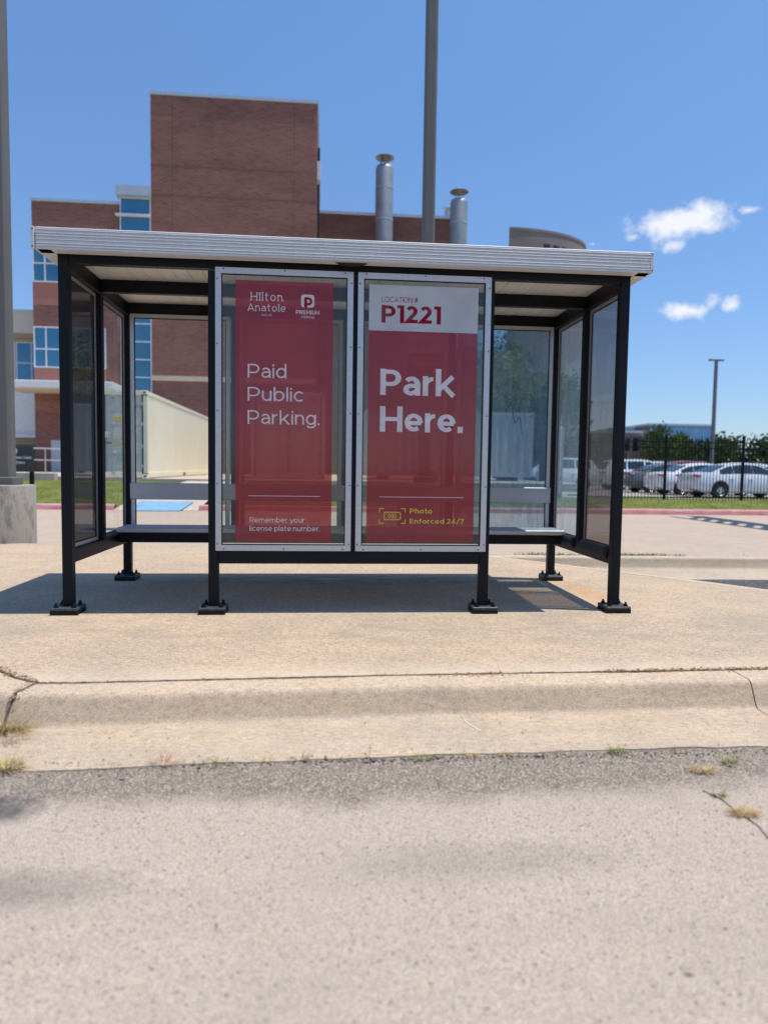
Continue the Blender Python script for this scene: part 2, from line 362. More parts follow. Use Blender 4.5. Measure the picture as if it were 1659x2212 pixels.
# ------------------------------------------------------------------ mesh helper
class MB:
    def __init__(s): s.v = []; s.f = []
    def add(s, vs, fs):
        o = len(s.v); s.v += [tuple(p) for p in vs]; s.f += [tuple(i + o for i in f) for f in fs]; return s
    def box(s, x0, x1, y0, y1, z0, z1, b=0.0):
        if b <= 0:
            return s.add([(x0, y0, z0), (x1, y0, z0), (x1, y1, z0), (x0, y1, z0), (x0, y0, z1), (x1, y0, z1), (x1, y1, z1), (x0, y1, z1)],
                  [(0, 3, 2, 1), (4, 5, 6, 7), (0, 1, 5, 4), (1, 2, 6, 5), (2, 3, 7, 6), (3, 0, 4, 7)])
        xs, ys, zs = (x0, x1), (y0, y1), (z0, z1); vs = []; idx = {}
        for i in (0, 1):
            for j in (0, 1):
                for k in (0, 1):
                    for a in range(3):
                        p = [xs[i], ys[j], zs[k]]
                        for q, (lohi, side) in enumerate(((xs, i), (ys, j), (zs, k))):
                            if q != a: p[q] += b if side == 0 else -b
                        idx[(i, j, k, a)] = len(vs); vs.append(p)
        fs = []
        q4 = [(0, 0), (1, 0), (1, 1), (0, 1)]
        for side in (0, 1):
            fs.append([idx[(side, j, k, 0)] for j, k in q4]); fs.append([idx[(i, side, k, 1)] for i, k in q4]); fs.append([idx[(i, j, side, 2)] for i, j in q4])
        for k, j in q4:   # edges along x etc.
            fs.append([idx[(0, j, k, 1)], idx[(1, j, k, 1)], idx[(1, j, k, 2)], idx[(0, j, k, 2)]])
            fs.append([idx[(j, 0, k, 0)], idx[(j, 1, k, 0)], idx[(j, 1, k, 2)], idx[(j, 0, k, 2)]])
            fs.append([idx[(j, k, 0, 0)], idx[(j, k, 1, 0)], idx[(j, k, 1, 1)], idx[(j, k, 0, 1)]])
        for i in (0, 1):
            for j in (0, 1):
                for k in (0, 1): fs.append([idx[(i, j, k, a)] for a in range(3)])
        return s.add(vs, fs)
    def tube(s, p0, p1, r0, r1=None, n=12, caps=True):
        p0, p1 = Vector(p0), Vector(p1); r1 = r0 if r1 is None else r1
        d = (p1 - p0).normalized(); a = d.orthogonal().normalized(); b = d.cross(a)
        vs = []
        for p, r in ((p0, r0), (p1, r1)):
            for i in range(n):
                t = 2 * math.pi * i / n; vs.append(p + (a * math.cos(t) + b * math.sin(t)) * r)
        fs = [(i, (i + 1) % n, n + (i + 1) % n, n + i) for i in range(n)]
        if caps: fs += [tuple(range(n))[::-1], tuple(range(n, 2 * n))]
        return s.add(vs, fs)
    def prism(s, poly, axis, a, b):
        """extrude a closed 2-D polygon along an axis"""
        def P(u, v, w): return {'x': (w, u, v), 'y': (u, w, v), 'z': (u, v, w)}[axis]
        n = len(poly)
        vs = [P(u, v, a) for u, v in poly] + [P(u, v, b) for u, v in poly]
        return s.add(vs, [(i, (i + 1) % n, n + (i + 1) % n, n + i) for i in range(n)] + [tuple(range(n))[::-1], tuple(range(n, 2 * n))])
    def lathe(s, prof, c=(0, 0, 0), n=20, axis='z'):
        vs = []; m = len(prof)
        for i in range(n):
            t = 2 * math.pi * i / n
            for r, h in prof:
                u, w = r * math.cos(t), r * math.sin(t)
                p = {'z': (u, w, h), 'y': (u, h, w), 'x': (h, u, w)}[axis]
                vs.append((p[0] + c[0], p[1] + c[1], p[2] + c[2]))
        fs = [(i * m + j, ((i + 1) % n) * m + j, ((i + 1) % n) * m + j + 1, i * m + j + 1) for i in range(n) for j in range(m - 1)]
        return s.add(vs, fs)
    def quad(s, *p): return s.add(p, [tuple(range(len(p)))])
    def build(s, name, mat, parent=None, smooth=False, loc=None):
        me = bpy.data.meshes.new(name); me.from_pydata(s.v, [], s.f)
        import bmesh
        bm = bmesh.new(); bm.from_mesh(me); bmesh.ops.recalc_face_normals(bm, faces=bm.faces); bm.to_mesh(me); bm.free()
        for m in (mat if isinstance(mat, (list, tuple)) else [mat]): me.materials.append(m)
        if smooth:
            for p in me.polygons: p.use_smooth = True
            me.set_sharp_from_angle(angle=R(smooth if smooth is not True else 40))
        me.update()
        o = bpy.data.objects.new(name, me); COL.objects.link(o)
        if parent is not None: o.parent = parent
        if loc: o.location = loc
        return o
def tag(o, label=None, cat=None, group=None, kind=None):
    if label: o['label'] = label
    if cat: o['category'] = cat
    if group: o['group'] = group
    if kind: o['kind'] = kind
    return o
def thing(name, label, cat, loc=(0, 0, 0), rz=0, group=None):
    o = bpy.data.objects.new(name, None); COL.objects.link(o); o.empty_display_size = .2
    o.location = loc; o.rotation_euler = (0, 0, rz)
    return tag(o, label, cat, group)
def struct(o, kind='structure'): o['kind'] = kind; return o
def kids(o): return [c for c in bpy.data.objects if c.parent == o]
def dup(o, parent=None, loc=None, rz=None, label=None):
    c = o.copy(); COL.objects.link(c)
    if parent is not None: c.parent = parent
    if loc is not None: c.location = loc
    if rz is not None: c.rotation_euler = (0, 0, rz)
    if label: c['label'] = label
    for ch in kids(o): dup(ch, c)
    return c
def sheet(name, poly, z, mat):
    m = MB(); m.quad(*[(x, y, z) for x, y in poly]); return struct(m.build(name, mat))

# ------------------------------------------------------------------ setting: ground sheets
ZA = -.140          # asphalt level (pad top is 0)
ZD = -.05           # driveway level
sheet('ground', [(-1500, -600), (1500, -600), (1500, 2500), (-1500, 2500)], -.32, m_ground)
sheet('asphalt_road', [(-14, -9), (9, -9), (9, .2), (-14, 2.6)], ZA, m_asphalt)

# pad (shelter island) and the kerb swept round it
front = [(-9, 4.2), (-6.0, 2.2), (-4.2, .8), (-2.6, -.45), (-1.72, -1.18), (-1.52, -1.365), (-1.40, -1.44), (-1.2, -1.447), (0.1, -1.389), (1.74, -1.362), (4.6, -1.30), (5.0, -1.2), (5.12, -1.0), (4.95, -.85)]
right = [(3.39, .75), (2.82, 1.47), (1.61, 2.86), (1.2, 3.32)]
def offset_path(path, d):
    out = []
    for i, p in enumerate(path):
        a = Vector(path[max(i - 1, 0)]); b = Vector(path[min(i + 1, len(path) - 1)]); t = (b - a).normalized()
        n = Vector((t.y, -t.x)); k = 1.0
        if 0 < i < len(path) - 1:
            t0 = (Vector(p) - a).normalized(); k = 1 / max(.5, math.sqrt((1 + t0.dot((b - Vector(p)).normalized())) / 2))
        out.append(Vector(p) + n * d * k)
    return out
def densify(path, step=.06, jit=.0):
    out = []
    for a, b in zip(path[:-1], path[1:]):
        a, b = Vector(a), Vector(b); n = max(1, int((b - a).length / step))
        for i in range(n): out.append(tuple(a.lerp(b, i / n)))
    out.append(tuple(path[-1])); return out
edge = [Vector(p) for p in front + right]
pad = MB()
pedge = offset_path([tuple(p) for p in densify([tuple(p) for p in edge], .02)], -.011)
pedge = [p + Vector((0, (mnoise.noise(Vector((p.x * 9, p.y * 9, 3))) * .006 + mnoise.noise(Vector((p.x * 34, p.y * 34, 3))) * .005))) for p in pedge]
top = [(p.x, p.y, -.0005) for p in pedge] + [(1.1, 3.42, 0), (-9, 4.6, 0)]
n = len(top)
pad.add(top + [(x, y, -.2) for x, y, z in top], [tuple(range(n))] + [(i, n + i, n + (i + 1) % n, (i + 1) % n) for i in range(n)])
po = struct(pad.build('pavement', m_pad))
def sweep(path, prof, seg=.04):
    """prof: list of (offset, z) or callables giving them per point"""
    m = MB(); pts = densify(path, seg)
    lines = []
    for o, z in prof:
        off = offset_path(pts, o)
        if .5 < o < .7: off = [p + Vector((0, mnoise.noise(Vector((p.x * 7, 3.3, 1))) * .012 + mnoise.noise(Vector((p.x * 31, 8.1, 1))) * .007)) for p in off]
        lines.append([(p.x + mnoise.noise(Vector((p.x * 3, p.y * 3, o * 9))) * .004, p.y + mnoise.noise(Vector((p.x * 5, p.y * 3, o * 9 + 4))) * .005, z + mnoise.noise(Vector((p.x * 2, p.y * 2, o * 7 + 9))) * .003) for p in off])
    k = len(pts)
    for ln in lines: m.v += ln
    for a in range(len(lines) - 1):
        for i in range(k - 1): m.f.append((a * k + i, a * k + i + 1, (a + 1) * k + i + 1, (a + 1) * k + i))
    return m
kp = [(.009, -.2), (.009, -.006), (.013, -.001), (.130, -.003), (.142, -.007), (.152, -.015), (.160, -.028), (.196, -.100), (.204, -.112), (.216, -.1185), (.24, -.121), (.40, -.126), (.575, -.134), (.578, -.2)]
fr1 = [tuple(p) for p in front]
# kerb in three castings, separated by open joints
k_mid = [(-9, 4.2), (-6.0, 2.2), (-4.2, .8), (-2.6, -.45), (-1.72, -1.18), (-1.52, -1.365), (-1.40, -1.44), (-1.2, -1.447), (0.1, -1.389), (1.74, -1.362), (1.7765, -1.361)]
k_right = [(1.7825, -1.361), (4.6, -1.30), (5.0, -1.2), (5.12, -1.0), (4.95, -.85)]
k_side = [(4.95, -.85), (3.39, .75), (2.82, 1.47), (1.61, 2.86), (1.2, 3.32)]
for kk, pp in ((k_mid, kp), (k_right, kp), (k_side, [(.006, -.2), (.006, -.006), (.010, -.001), (.12, -.004), (.14, -.014), (.155, -.04), (.165, -.1), (.17, -.25)])):
    struct(sweep(kk, pp).build('kerb', m_kerb, smooth=50))
# dark filler in the joint between pad and kerb
m_filler = plain('joint_filler', (.11, .085, .062), .95, var=.5, scale=40)
fl = sweep([tuple(p) for p in front + right], [(-.02, -.016), (.02, -.016)])
struct(fl.build('expansion_joint', m_filler))
jm = MB(); jm.box(1.7715, 1.7865, -1.95, -1.37, -.16, -.135); jpts = [offset_path([tuple(p) for p in front], o)[6] + Vector((mnoise.noise(Vector((o * 30, 1, 2))) * .012, 0)) for o, z in kp[2:-1]]
for (pa, (oa, za)), (pb, (ob, zb)) in zip(list(zip(jpts, kp[2:-1]))[:-1], list(zip(jpts, kp[2:-1]))[1:]):
    wj = .007 if oa < .14 else .0055
    if oa < .23: jm.quad((pa.x - wj, pa.y, za + .0016), (pa.x + wj, pa.y, za + .0016), (pb.x + wj, pb.y, zb + .0016), (pb.x - wj, pb.y, zb + .0016))
struct(jm.build('expansion_joint', m_filler))

# lane on the right behind the island, far kerb, driveway
sheet('side_lane', [(1.2, -1.2), (16, -1.2), (16, 3.6), (1.2, 3.6)], ZA - .05, m_asphalt_dark)
far = [(1.3, 3.46), (2.4, 3.43), (7, 3.33), (14, 3.28)]
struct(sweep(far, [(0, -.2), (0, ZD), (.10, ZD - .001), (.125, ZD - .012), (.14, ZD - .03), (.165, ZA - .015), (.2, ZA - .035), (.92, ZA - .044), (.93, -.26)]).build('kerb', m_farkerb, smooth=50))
sheet('driveway', [(-40, 3.0), (-9.2, 3.0), (-9.0, 4.62), (1.1, 3.435), (1.3, 3.462), (2.4, 3.432), (7, 3.332), (14, 3.282), (60, 3.2), (60, 11.35), (-40, 11.1)], ZD, m_drive)
# red painted fire-lane kerb
def redpaint():
    t = NT('red_kerb_paint')
    n = t.noise(6, 7, .72, t.scaled((.5, 2, 2)))
    t.color(t.ramp(n, [(.33, (.55, .44, .39)), (.43, (.54, .29, .275)), (.6, (.48, .18, .19)), (.8, (.54, .33, .315))]))
    return t.set(Roughness=.8)
m_redk = redpaint()
def redkerb(pts):
    m = sweep(pts, [(0, -.1), (0, .075), (.12, .074), (.15, .062), (.165, .03), (.175, ZD + .006), (.24, ZD + .004)], .5)
    return struct(m.build('kerb', m_redk, smooth=50))
redkerb([(-40, 11.12), (-4.75, 11.22)])
redkerb([(-2.95, 11.28), (20.5, 11.42), (60, 11.6)])
# kerb ramp with the blue accessible-route panel
m_blue = plain('blue_paint', (.19, .37, .56), .7, var=.25, scale=5)
rp = MB(); rp.quad((-4.75, 10.95, ZD + .006), (-2.95, 11.0, ZD + .006), (-2.95, 12.9, .19), (-4.75, 12.9, .19)); struct(rp.build('kerb_ramp', m_terrace))
rb = MB(); rb.quad((-4.45, 10.75, ZD + .012), (-3.3, 10.78, ZD + .012), (-3.22, 12.0, .108), (-4.42, 12.0, .108)); struct(rb.build('ramp_marking', m_blue))
wk = MB(); wk.quad((-4.75, 12.9, .192), (-2.95, 12.9, .192), (-2.4, 16.3, .50), (-4.2, 16.3, .50)); struct(wk.build('path', m_terrace))

def ss(a, b, x):
    t = max(0., min(1., (x - a) / (b - a))); return t * t * (3 - 2 * t)
def lawn_h(x, y):
    L = .068 + .40 * ss(11.5, 16.6, y); Rr = .068 + .10 * ss(11.6, 14.2, y) - .26 * ss(15.5, 20, y)
    s = ss(3.5, 7.5, x)
    h = L * (1 - s) + Rr * s
    if -5.2 < x < -2.2 and y < 16.5:
        w = ss(-5.2, -4.7, x) * (1 - ss(-2.9, -2.2, x)); h -= .13 * w
    return h + mnoise.noise(Vector((x * .5, y * .5, 0))) * .025
lm = MB(); NX, NY = 220, 40
for j in range(NY + 1):
    for i in range(NX + 1):
        x = -40 + 100 * i / NX; y = 11.24 + (20.5 - 11.24) * j / NY + (.0055 * (x + 40) * .6 if j == 0 else 0); lm.v.append((x, y, lawn_h(x, y)))
for j in range(NY):
    for i in range(NX): a = j * (NX + 1) + i; lm.f.append((a, a + 1, a + NX + 2, a + NX + 1))
struct(lm.build('lawn', m_lawn, smooth=True))
tm = MB(); tm.box(-40, 7.9, 16.45, 60, .3, .545); struct(tm.build('terrace', m_terrace))
sheet('car_park', [(7.9, 18.6), (140, 18.6), (140, 120), (7.9, 120)], -.075, m_lot)

# ------------------------------------------------------------------ stroke lettering (geometric sans drawn from strokes)
def arc(cx_, cy_, rx, ry, a0, a1, n=14):
    return [(cx_ + rx * math.cos(R(a0 + (a1 - a0) * i / n)), cy_ + ry * math.sin(R(a0 + (a1 - a0) * i / n))) for i in range(n + 1)]
XH = .735
def glyph(ch, w):
    """strokes (list of (points, closed)), advance; cap height 1"""
    h = w / 2; S = []; xh = XH + .02
    L = lambda *p: S.append((list(p), False))
    def O(cx_, cy_, rx, ry): S.append((arc(cx_, cy_, rx, ry, 0, 360, 28)[:-1], True))
    def bowl(x0, wd): O(x0 + wd / 2, xh / 2, wd / 2 - h, xh / 2 - h)
    bw = .66 + w * .35                       # round letter width
    if ch == ' ': return S, .30
    if ch in '.,': S.append(([(h * 1.05, 0), (h * 1.05, w * 1.15)], False)); return S, w + .1
    if ch in 'od pqbg'.replace(' ', ''):
        bowl(0, bw); a = bw
        if ch == 'd': L((bw - h, 0), (bw - h, 1.04))
        if ch == 'q': L((bw - h, -.24), (bw - h, xh))
        if ch == 'b': L((h, 0), (h, 1.04))
        if ch == 'p': L((h, -.24), (h, xh))
        if ch == 'g':
            L((bw - h, xh), (bw - h, .02), *arc(bw / 2, .0, bw / 2 - h, .24 - h, 0, -150, 12))
        return S, a
    if ch == 'c': L(*arc(bw / 2, xh / 2, bw / 2 - h, xh / 2 - h, 42, 318, 22)); return S, bw * .92
    if ch == 'e':
        L((h * .6, xh / 2 - .02), (bw - h * .6, xh / 2 - .02)); L(*arc(bw / 2, xh / 2, bw / 2 - h, xh / 2 - h, -3, 312, 26)); return S, bw
    if ch == 'a':
        aw = .58 + w * .4
        L(*(arc(aw / 2 - .01, xh - .29, aw / 2 - h - .01, .29 - h, 150, 0, 12)[:-1] + [(aw - h, xh - .29), (aw - h, 0)]))
        r = (.455 - w * .74) / 2
        b_ = w * .37 if w > .16 else h
        L((aw - h, b_ + 2 * r), *arc(h + r * 1.35, b_ + r, r * 1.35, r, 90, 270, 14), (aw * .5, b_), (aw - h, b_ + r * .8)); return S, aw
    if ch in 'iI1l|' and ch != '1':
        if ch == 'i': L((h, 0), (h, xh - .01)); L((h, .86), (h, .86 + w * 1.15))
        elif ch == 'l': L((h, 0), (h, 1.04))
        else: L((h, 0), (h, 1))
        return S, w
    if ch in 'nhm':
        nw = .58 + w * .45
        if ch == 'm':
            mw = .46 + w * .42
            L((h, 0), (h, xh)); L((h, xh - .33), *arc(mw / 2 + h * .5, xh - .31, mw / 2 - h * .5, .31 - h, 165, 0, 10), (mw, 0))
            L((mw, xh - .33), *arc(mw * 1.5, xh - .31, mw / 2, .31 - h, 165, 0, 10), (mw * 2, 0)); return S, mw * 2 + h
        L((h, 0), (h, 1.04 if ch == 'h' else xh)); L((h, xh - .36), *arc(nw / 2, xh - .33, nw / 2 - h, .33 - h, 170, 0, 12), (nw - h, 0)); return S, nw
    if ch == 'u':
        nw = .58 + w * .45
        L((h, xh), (h, .32), *arc(nw / 2, .32, nw / 2 - h, .32 - h, 180, 350, 12)); L((nw - h, 0), (nw - h, xh)); return S, nw
    if ch == 'r': L((h, 0), (h, xh)); L((h, xh - .38), *arc(.40 + h * .2, xh - .36, .40 - h * .8, .36 - h, 172, 92, 8)); return S, .40 + h * .2
    if ch == 't': L((h + .12, .98), (h + .12, .2), *arc(h + .30, .2, .18, .2 - h, 180, 290, 8)); L((0, xh - h), (.44, xh - h)); return S, .46
    if ch == 'f': L((h + .12, 0), (h + .12, .8), *arc(h + .32, .8, .2, .24 - h, 180, 85, 8)); L((0, xh - h), (.44, xh - h)); return S, .44
    if ch == 'k': L((h, 0), (h, 1.04)); L((h, .22), (.56 + h, xh)); L((.25 + h * .4, .40 + h * .2), (.60 + h, 0)); return S, .62 + w * .6
    if ch == 'y': L((h * .5, xh), (.34 + h * .5, .06)); L((.68 + h * .2, xh), (.34 + h * .5, 0), (.24, -.2), (.06, -.22)); return S, .70
    if ch == 'v': L((h * .5, xh), (.33, h * .4), (.66 - h * .5, xh)); return S, .66
    if ch == 'w': L((h * .5, xh), (.26, h * .4), (.5, xh), (.74, h * .4), (1 - h * .5, xh)); return S, 1.
    if ch == 's':
        L(*(arc(.26, xh * .72, .24 - h * .2, xh * .28 - h, 35, 250, 10) + arc(.26, xh * .28, .25 - h * .2, xh * .28 - h, 70, -145, 10))); return S, .53
    if ch == 'P': L((h, 0), (h, 1)); L((h, 1 - h), (.42, 1 - h), *arc(.42, .66, .36 - h + w * .12, .34 - h, 90, -90, 14), (h, .32 + h)); return S, .78 + w * .12
    if ch == 'R': L((h, 0), (h, 1)); L((h, 1 - h), (.42, 1 - h), *arc(.42, .67, .36 - h, .33 - h, 90, -90, 14), (h, .34 + h)); L((.44, .34 + h), (.74, 0)); return S, .78
    if ch == 'H': L((h, 0), (h, 1)); L((.84 - h + w * .3, 0), (.84 - h + w * .3, 1)); L((h, .5), (.84 - h, .5)); return S, .84 + w * .3
    if ch == 'L': L((h, 1), (h, h), (.6, h)); return S, .6
    if ch == 'E': L((.66, 1 - h), (h, 1 - h), (h, h), (.67, h)); L((h, .5), (.6, .5)); return S, .68
    if ch == 'F': L((.66, 1 - h), (h, 1 - h), (h, 0)); L((h, .48), (.6, .48)); return S, .66
    if ch == 'O': O(.5, .5, .52 - h, .515 - h); return S, 1.02
    if ch == 'C': L(*arc(.5, .5, .52 - h, .515 - h, 42, 318, 24)); return S, .92
    if ch == 'G': L(*arc(.5, .5, .52 - h, .515 - h, 42, 330, 24), (.94, .44), (.55, .44)); return S, 1.
    if ch == 'A': L((h * .5, 0), (.44, 1 - h * .4), (.88 - h * .5, 0)); L((.17, .28), (.71, .28)); return S, .88
    if ch == 'T': L((0, 1 - h), (.76, 1 - h)); L((.38, 0), (.38, 1 - h)); return S, .76
    if ch == 'N': L((h, 0), (h, 1 - h * .2), (.82 - h, h * .2), (.82 - h, 1)); return S, .84
    if ch == 'M': L((h, 0), (h, 1 - h * .2), (.48, .3), (.96 - h, 1 - h * .2), (.96 - h, 0)); return S, .97
    if ch == 'D': L((h, h), (h, 1 - h), (.36, 1 - h), *arc(.36, .5, .48 - h, .5 - h, 90, -90, 16), (h, h)); return S, .86
    if ch == 'U': L((h, 1), (h, .36), *arc(.4, .36, .4 - h, .37 - h, 180, 360, 14), (.8 - h, 1)); return S, .8
    if ch == 'S': L(*(arc(.33, .735, .29 - h * .2, .28 - h, 35, 255, 12) + arc(.33, .275, .31 - h * .2, .29 - h, 75, -145, 12))); return S, .68
    if ch == 'K': L((h, 0), (h, 1)); L((h, .3), (.7, 1)); L((.3, .52), (.74, 0)); return S, .76
    if ch == 'W': L((h * .4, 1), (.32, h * .4), (.6, 1 - h), (.88, h * .4), (1.2 - h * .4, 1)); return S, 1.2
    if ch == 'B': L((h, h), (h, 1 - h), (.4, 1 - h), *arc(.4, .75, .26 - h * .4, .25 - h, 90, -90, 10), (h, .52)); L((h, .52), (.42, .52), *arc(.42, .27, .3 - h * .4, .27 - h, 90, -90, 10), (h, h)); return S, .74
    if ch == '1': x = .16 + h; hh = w * .37; L((x, 0), (x, 1)); L((x, 1 - hh), (0, 1 - hh)); return S, .16 + w
    if ch == '2': L(*(arc(.33, .68, .33 - h * .9, .33 - h, 155, -38, 14) + [(h * .9, h), (.70, h)])); return S, .72
    if ch == '4': L((.52, 0), (.52, 1 - h * .3), (h * .7, .22 + h), (.74, .22 + h)); return S, .76
    if ch == '7': L((0, 1 - h), (.64 - h * .3, 1 - h), (.24, 0)); return S, .66
    if ch == '0': S.append((arc(.38, .5, .38 - h, .515 - h, 0, 360, 24)[:-1], True)); return S, .76
    if ch == '/': L((.02, -.1), (.42, 1.06)); return S, .44
    if ch == '#': L((.24, 0), (.36, 1)); L((.56, 0), (.68, 1)); L((.06, .32), (.82, .32)); L((.1, .68), (.86, .68)); return S, .92
    return S, .5
def stroke_poly(pts, w, closed=False, kx=0.):
    """quads of a stroked polyline, mitred"""
    P = [Vector(p) for p in pts]
    P = [p for i, p in enumerate(P) if i == 0 or (p - P[i - 1]).length > 1e-5]
    n = len(P); Ls, Rs = [], []
    for i in range(n):
        if closed: a, b = P[i - 1], P[(i + 1) % n]
        else: a, b = P[max(i - 1, 0)], P[min(i + 1, n - 1)]
        t0 = (P[i] - a).normalized() if (P[i] - a).length > 1e-6 else (b - P[i]).normalized()
        t1 = (b - P[i]).normalized() if (b - P[i]).length > 1e-6 else t0
        t = (t0 + t1)
        t = t.normalized() if t.length > 1e-4 else t1
        nn = Vector((-t.y, t.x)); k = 1 / max(.42, abs(nn.dot(Vector((-t1.y, t1.x)))))
        ww = w * (1 - kx * t.x * t.x)
        Ls.append(P[i] + nn * ww / 2 * k); Rs.append(P[i] - nn * ww / 2 * k)
    q = [(Ls[i], Ls[(i + 1) % n], Rs[(i + 1) % n], Rs[i]) for i in range(n if closed else n - 1)]
    return q
def text_mb(txt, x0, z0, cap, y, w=.11, width=None, gap=.13, m=None, serif=False, place=None):
    """lettering in the XZ plane facing -Y; width, when given, sets the whole line's length"""
    m = m or MB()
    adv = []; tot = 0
    for i, ch in enumerate(txt):
        S, a = glyph(ch, w); adv.append((S, tot)); tot += a + (gap if ch != ' ' and i < len(txt) - 1 else 0)
    sx = cap if width is None else width / tot
    k = 0
    for S, ox in adv:
        for pts, cl in S:
            for q in stroke_poly(pts, w, cl, .26 if w > .16 else .08):
                vs = []
                for p in q:
                    X, Z = x0 + (p.x + ox) * sx, z0 + p.y * cap
                    vs.append(place(X, Z, k) if place else (X, y - k * .00004, Z))
                m.add(vs, [(0, 1, 2, 3)])
            if serif and not cl and len(pts) == 2 and abs(pts[0][0] - pts[1][0]) < .03:
                for p in pts:
                    if 0.02 < p[1] < .6: continue
                    zz = p[1] - (.07 if p[1] > .3 else 0)
                    X0, X1 = x0 + (p[0] + ox - w * 1.05) * sx, x0 + (p[0] + ox + w * 1.05) * sx
                    Z0, Z1 = z0 + zz * cap, z0 + (zz + .07) * cap
                    m.add([(X0, y - k * .00004 - .0001, Z0), (X1, y - k * .00004 - .0001, Z0), (X1, y - k * .00004 - .0001, Z1), (X0, y - k * .00004 - .0001, Z1)], [(0, 1, 2, 3)])
            k += 1
    return m

# ------------------------------------------------------------------ the bus shelter
W2, PS, DP = 1.82, .062, 1.39            # half width, post size, depth to the back of the rear posts
ZT = 2.250; ZH = 2.165                    # top and bottom of the header beams
sh = thing('bus_shelter', 'black framed bus shelter with silver fascia, glass panes and a bench inside', 'bus shelter')
def post(x, y, z0, z1, plate=True, name='post'):
    p = MB().box(x - PS / 2, x + PS / 2, y - PS / 2, y + PS / 2, z0, z1, .004).build(name, m_black, sh)
    if plate:
        b = MB(); b.box(x - .083, x + .083, y - .083 - .02, y + .083 - .02, .026, .044, .003)
        b.build('base_plate', m_plate, p)
        g = MB(); g.box(x - .083, x + .083, y - .083 - .02, y + .083 - .02, -.004, .0255, .002); g.build('levelling_pad', m_black, p)
        for sx in (-1, 1):
            for sy in (-1, 1):
                c = MB(); c.tube((x + sx * .055, y - .02 + sy * .055, .044), (x + sx * .055, y - .02 + sy * .055, .058), .013, n=6)
                c.tube((x + sx * .055, y - .02 + sy * .055, .058), (x + sx * .055, y - .02 + sy * .055, .072), .008, .007, n=8)
                c.tube((x + sx * .055, y - .02 + sy * .055, .0435), (x + sx * .055, y - .02 + sy * .055, .046), .018, n=10)
                c.build('bolt', m_black, p)
    return p
XC = W2 - PS / 2; YF = PS / 2; YB = DP - PS / 2; XM = .883
for x in (-XC, -XM, XM, XC): post(x, YF, .04, ZH + .001 if abs(x) < 1 else ZT)
post(0.008, YF + .004, .40, ZH + .001, False)
for x in (-XC, XC): post(x, YB, .04, ZT)
for x in (-XM - .035, -.012, XM - .0): post(x, YB, .40, ZH + .001, False)
YM = .661
for x in (-XC, XC): post(x, YM, .40, ZH + .001, False)
def beam(name, x0, x1, y0, y1, z0, z1, mat=None): return MB().box(x0, x1, y0, y1, z0, z1, .004).build(name, mat or m_black, sh)
beam('header_beam', -XC + PS / 2, XC - PS / 2, YF - .029, YF + .029, ZH + .013, ZT - .002)
beam('header_beam', -XC + PS / 2, XC - PS / 2, YB - .029, YB + .029, ZH - .012, ZT - .002)
for x in (-XC, XC): beam('header_beam', x - .029, x + .029, YF + PS / 2, YB - PS / 2, ZH - .02, ZT - .002)
beam('cross_beam', -XC + .029, XC - .029, YM - .028, YM + .028, ZH - .004, ZT - .003)
beam('bottom_rail', -XM + PS / 2, XM - PS / 2, YF - .028, YF + .028, .318, .402)
for x in (-XC, XC): beam('bottom_rail', x - .028, x + .028, YF + PS / 2, YB - PS / 2, .315, .402)
beam('bottom_rail', -XC + PS / 2, XC - PS / 2, YB - .028, YB + .028, .318, .402)
# dark foam sleeves wrapped round the right bottom rail
for y0, y1 in ((.10, .58), (.74, 1.05)):
    f = MB(); f.prism([(XC - .020 + .034 * math.cos(R(a)), .388 + .042 * math.sin(R(a))) for a in range(0, 360, 18)], 'y', y0, y1)
    f.build('foam_sleeve', m_foam, sh, smooth=True)
# roof
RX, RY0, RY1, RB, RT = 1.908, -.126, 1.545, 2.221, 2.349
roof = MB().box(-RX + .012, RX - .012, RY0 + .012, RY1 - .012, ZT + .012, RT - .006).build('roof', m_fascia, sh)
prof = [(0, RB)]
for zc, hw in ((2.236, .005), (2.252, .005), (2.276, .004), (2.296, .005), (2.312, .005), (2.331, .005)):
    prof += [(0, zc - hw), (.0055, zc - hw * .35), (.0055, zc), (-.001, zc + hw * .6), (0, zc + hw)]
prof += [(0, RT - .004), (.004, RT), (.022, RT), (.022, RB + .006), (.09, RB + .004), (.09, RB)]
ff = MB().prism([(RY0 + d, z) for d, z in prof], 'x', -RX + .012, RX - .012); 
fo = ff.build('fascia', m_fascia, sh)
MB().prism([(RY1 - d, z) for d, z in prof], 'x', -RX + .012, RX - .012).build('fascia', m_fascia, sh)
for s in (-1, 1):
    MB().prism([(s * (RX - d), z) for d, z in prof], 'y', RY0 + .014, RY1 - .014).build('fascia', m_fascia, sh)
    for yy in (RY0 - .0015, RY1 + .0015 - .014):
        cp = MB().box(s * RX - .018, s * RX + .003, yy, yy + .0155, RB - .002, RT + .001, .002).build('fascia_corner_cap', m_fascia, sh)
        for zz in (RB + .012, RT - .014):
            MB().tube((s * RX - .007, yy - .002, zz), (s * RX - .007, yy + .002, zz), .0045, n=8).build('screw', m_plate, cp)
ce = MB(); x = -RX + .1
while x < RX - .1:
    ce.box(x, min(x + .0985, RX - .09), RY0 + .092, RY1 - .092, ZT + .0005, ZT + .011, .003); x += .1
ce.build('ceiling', m_ceiling, sh)
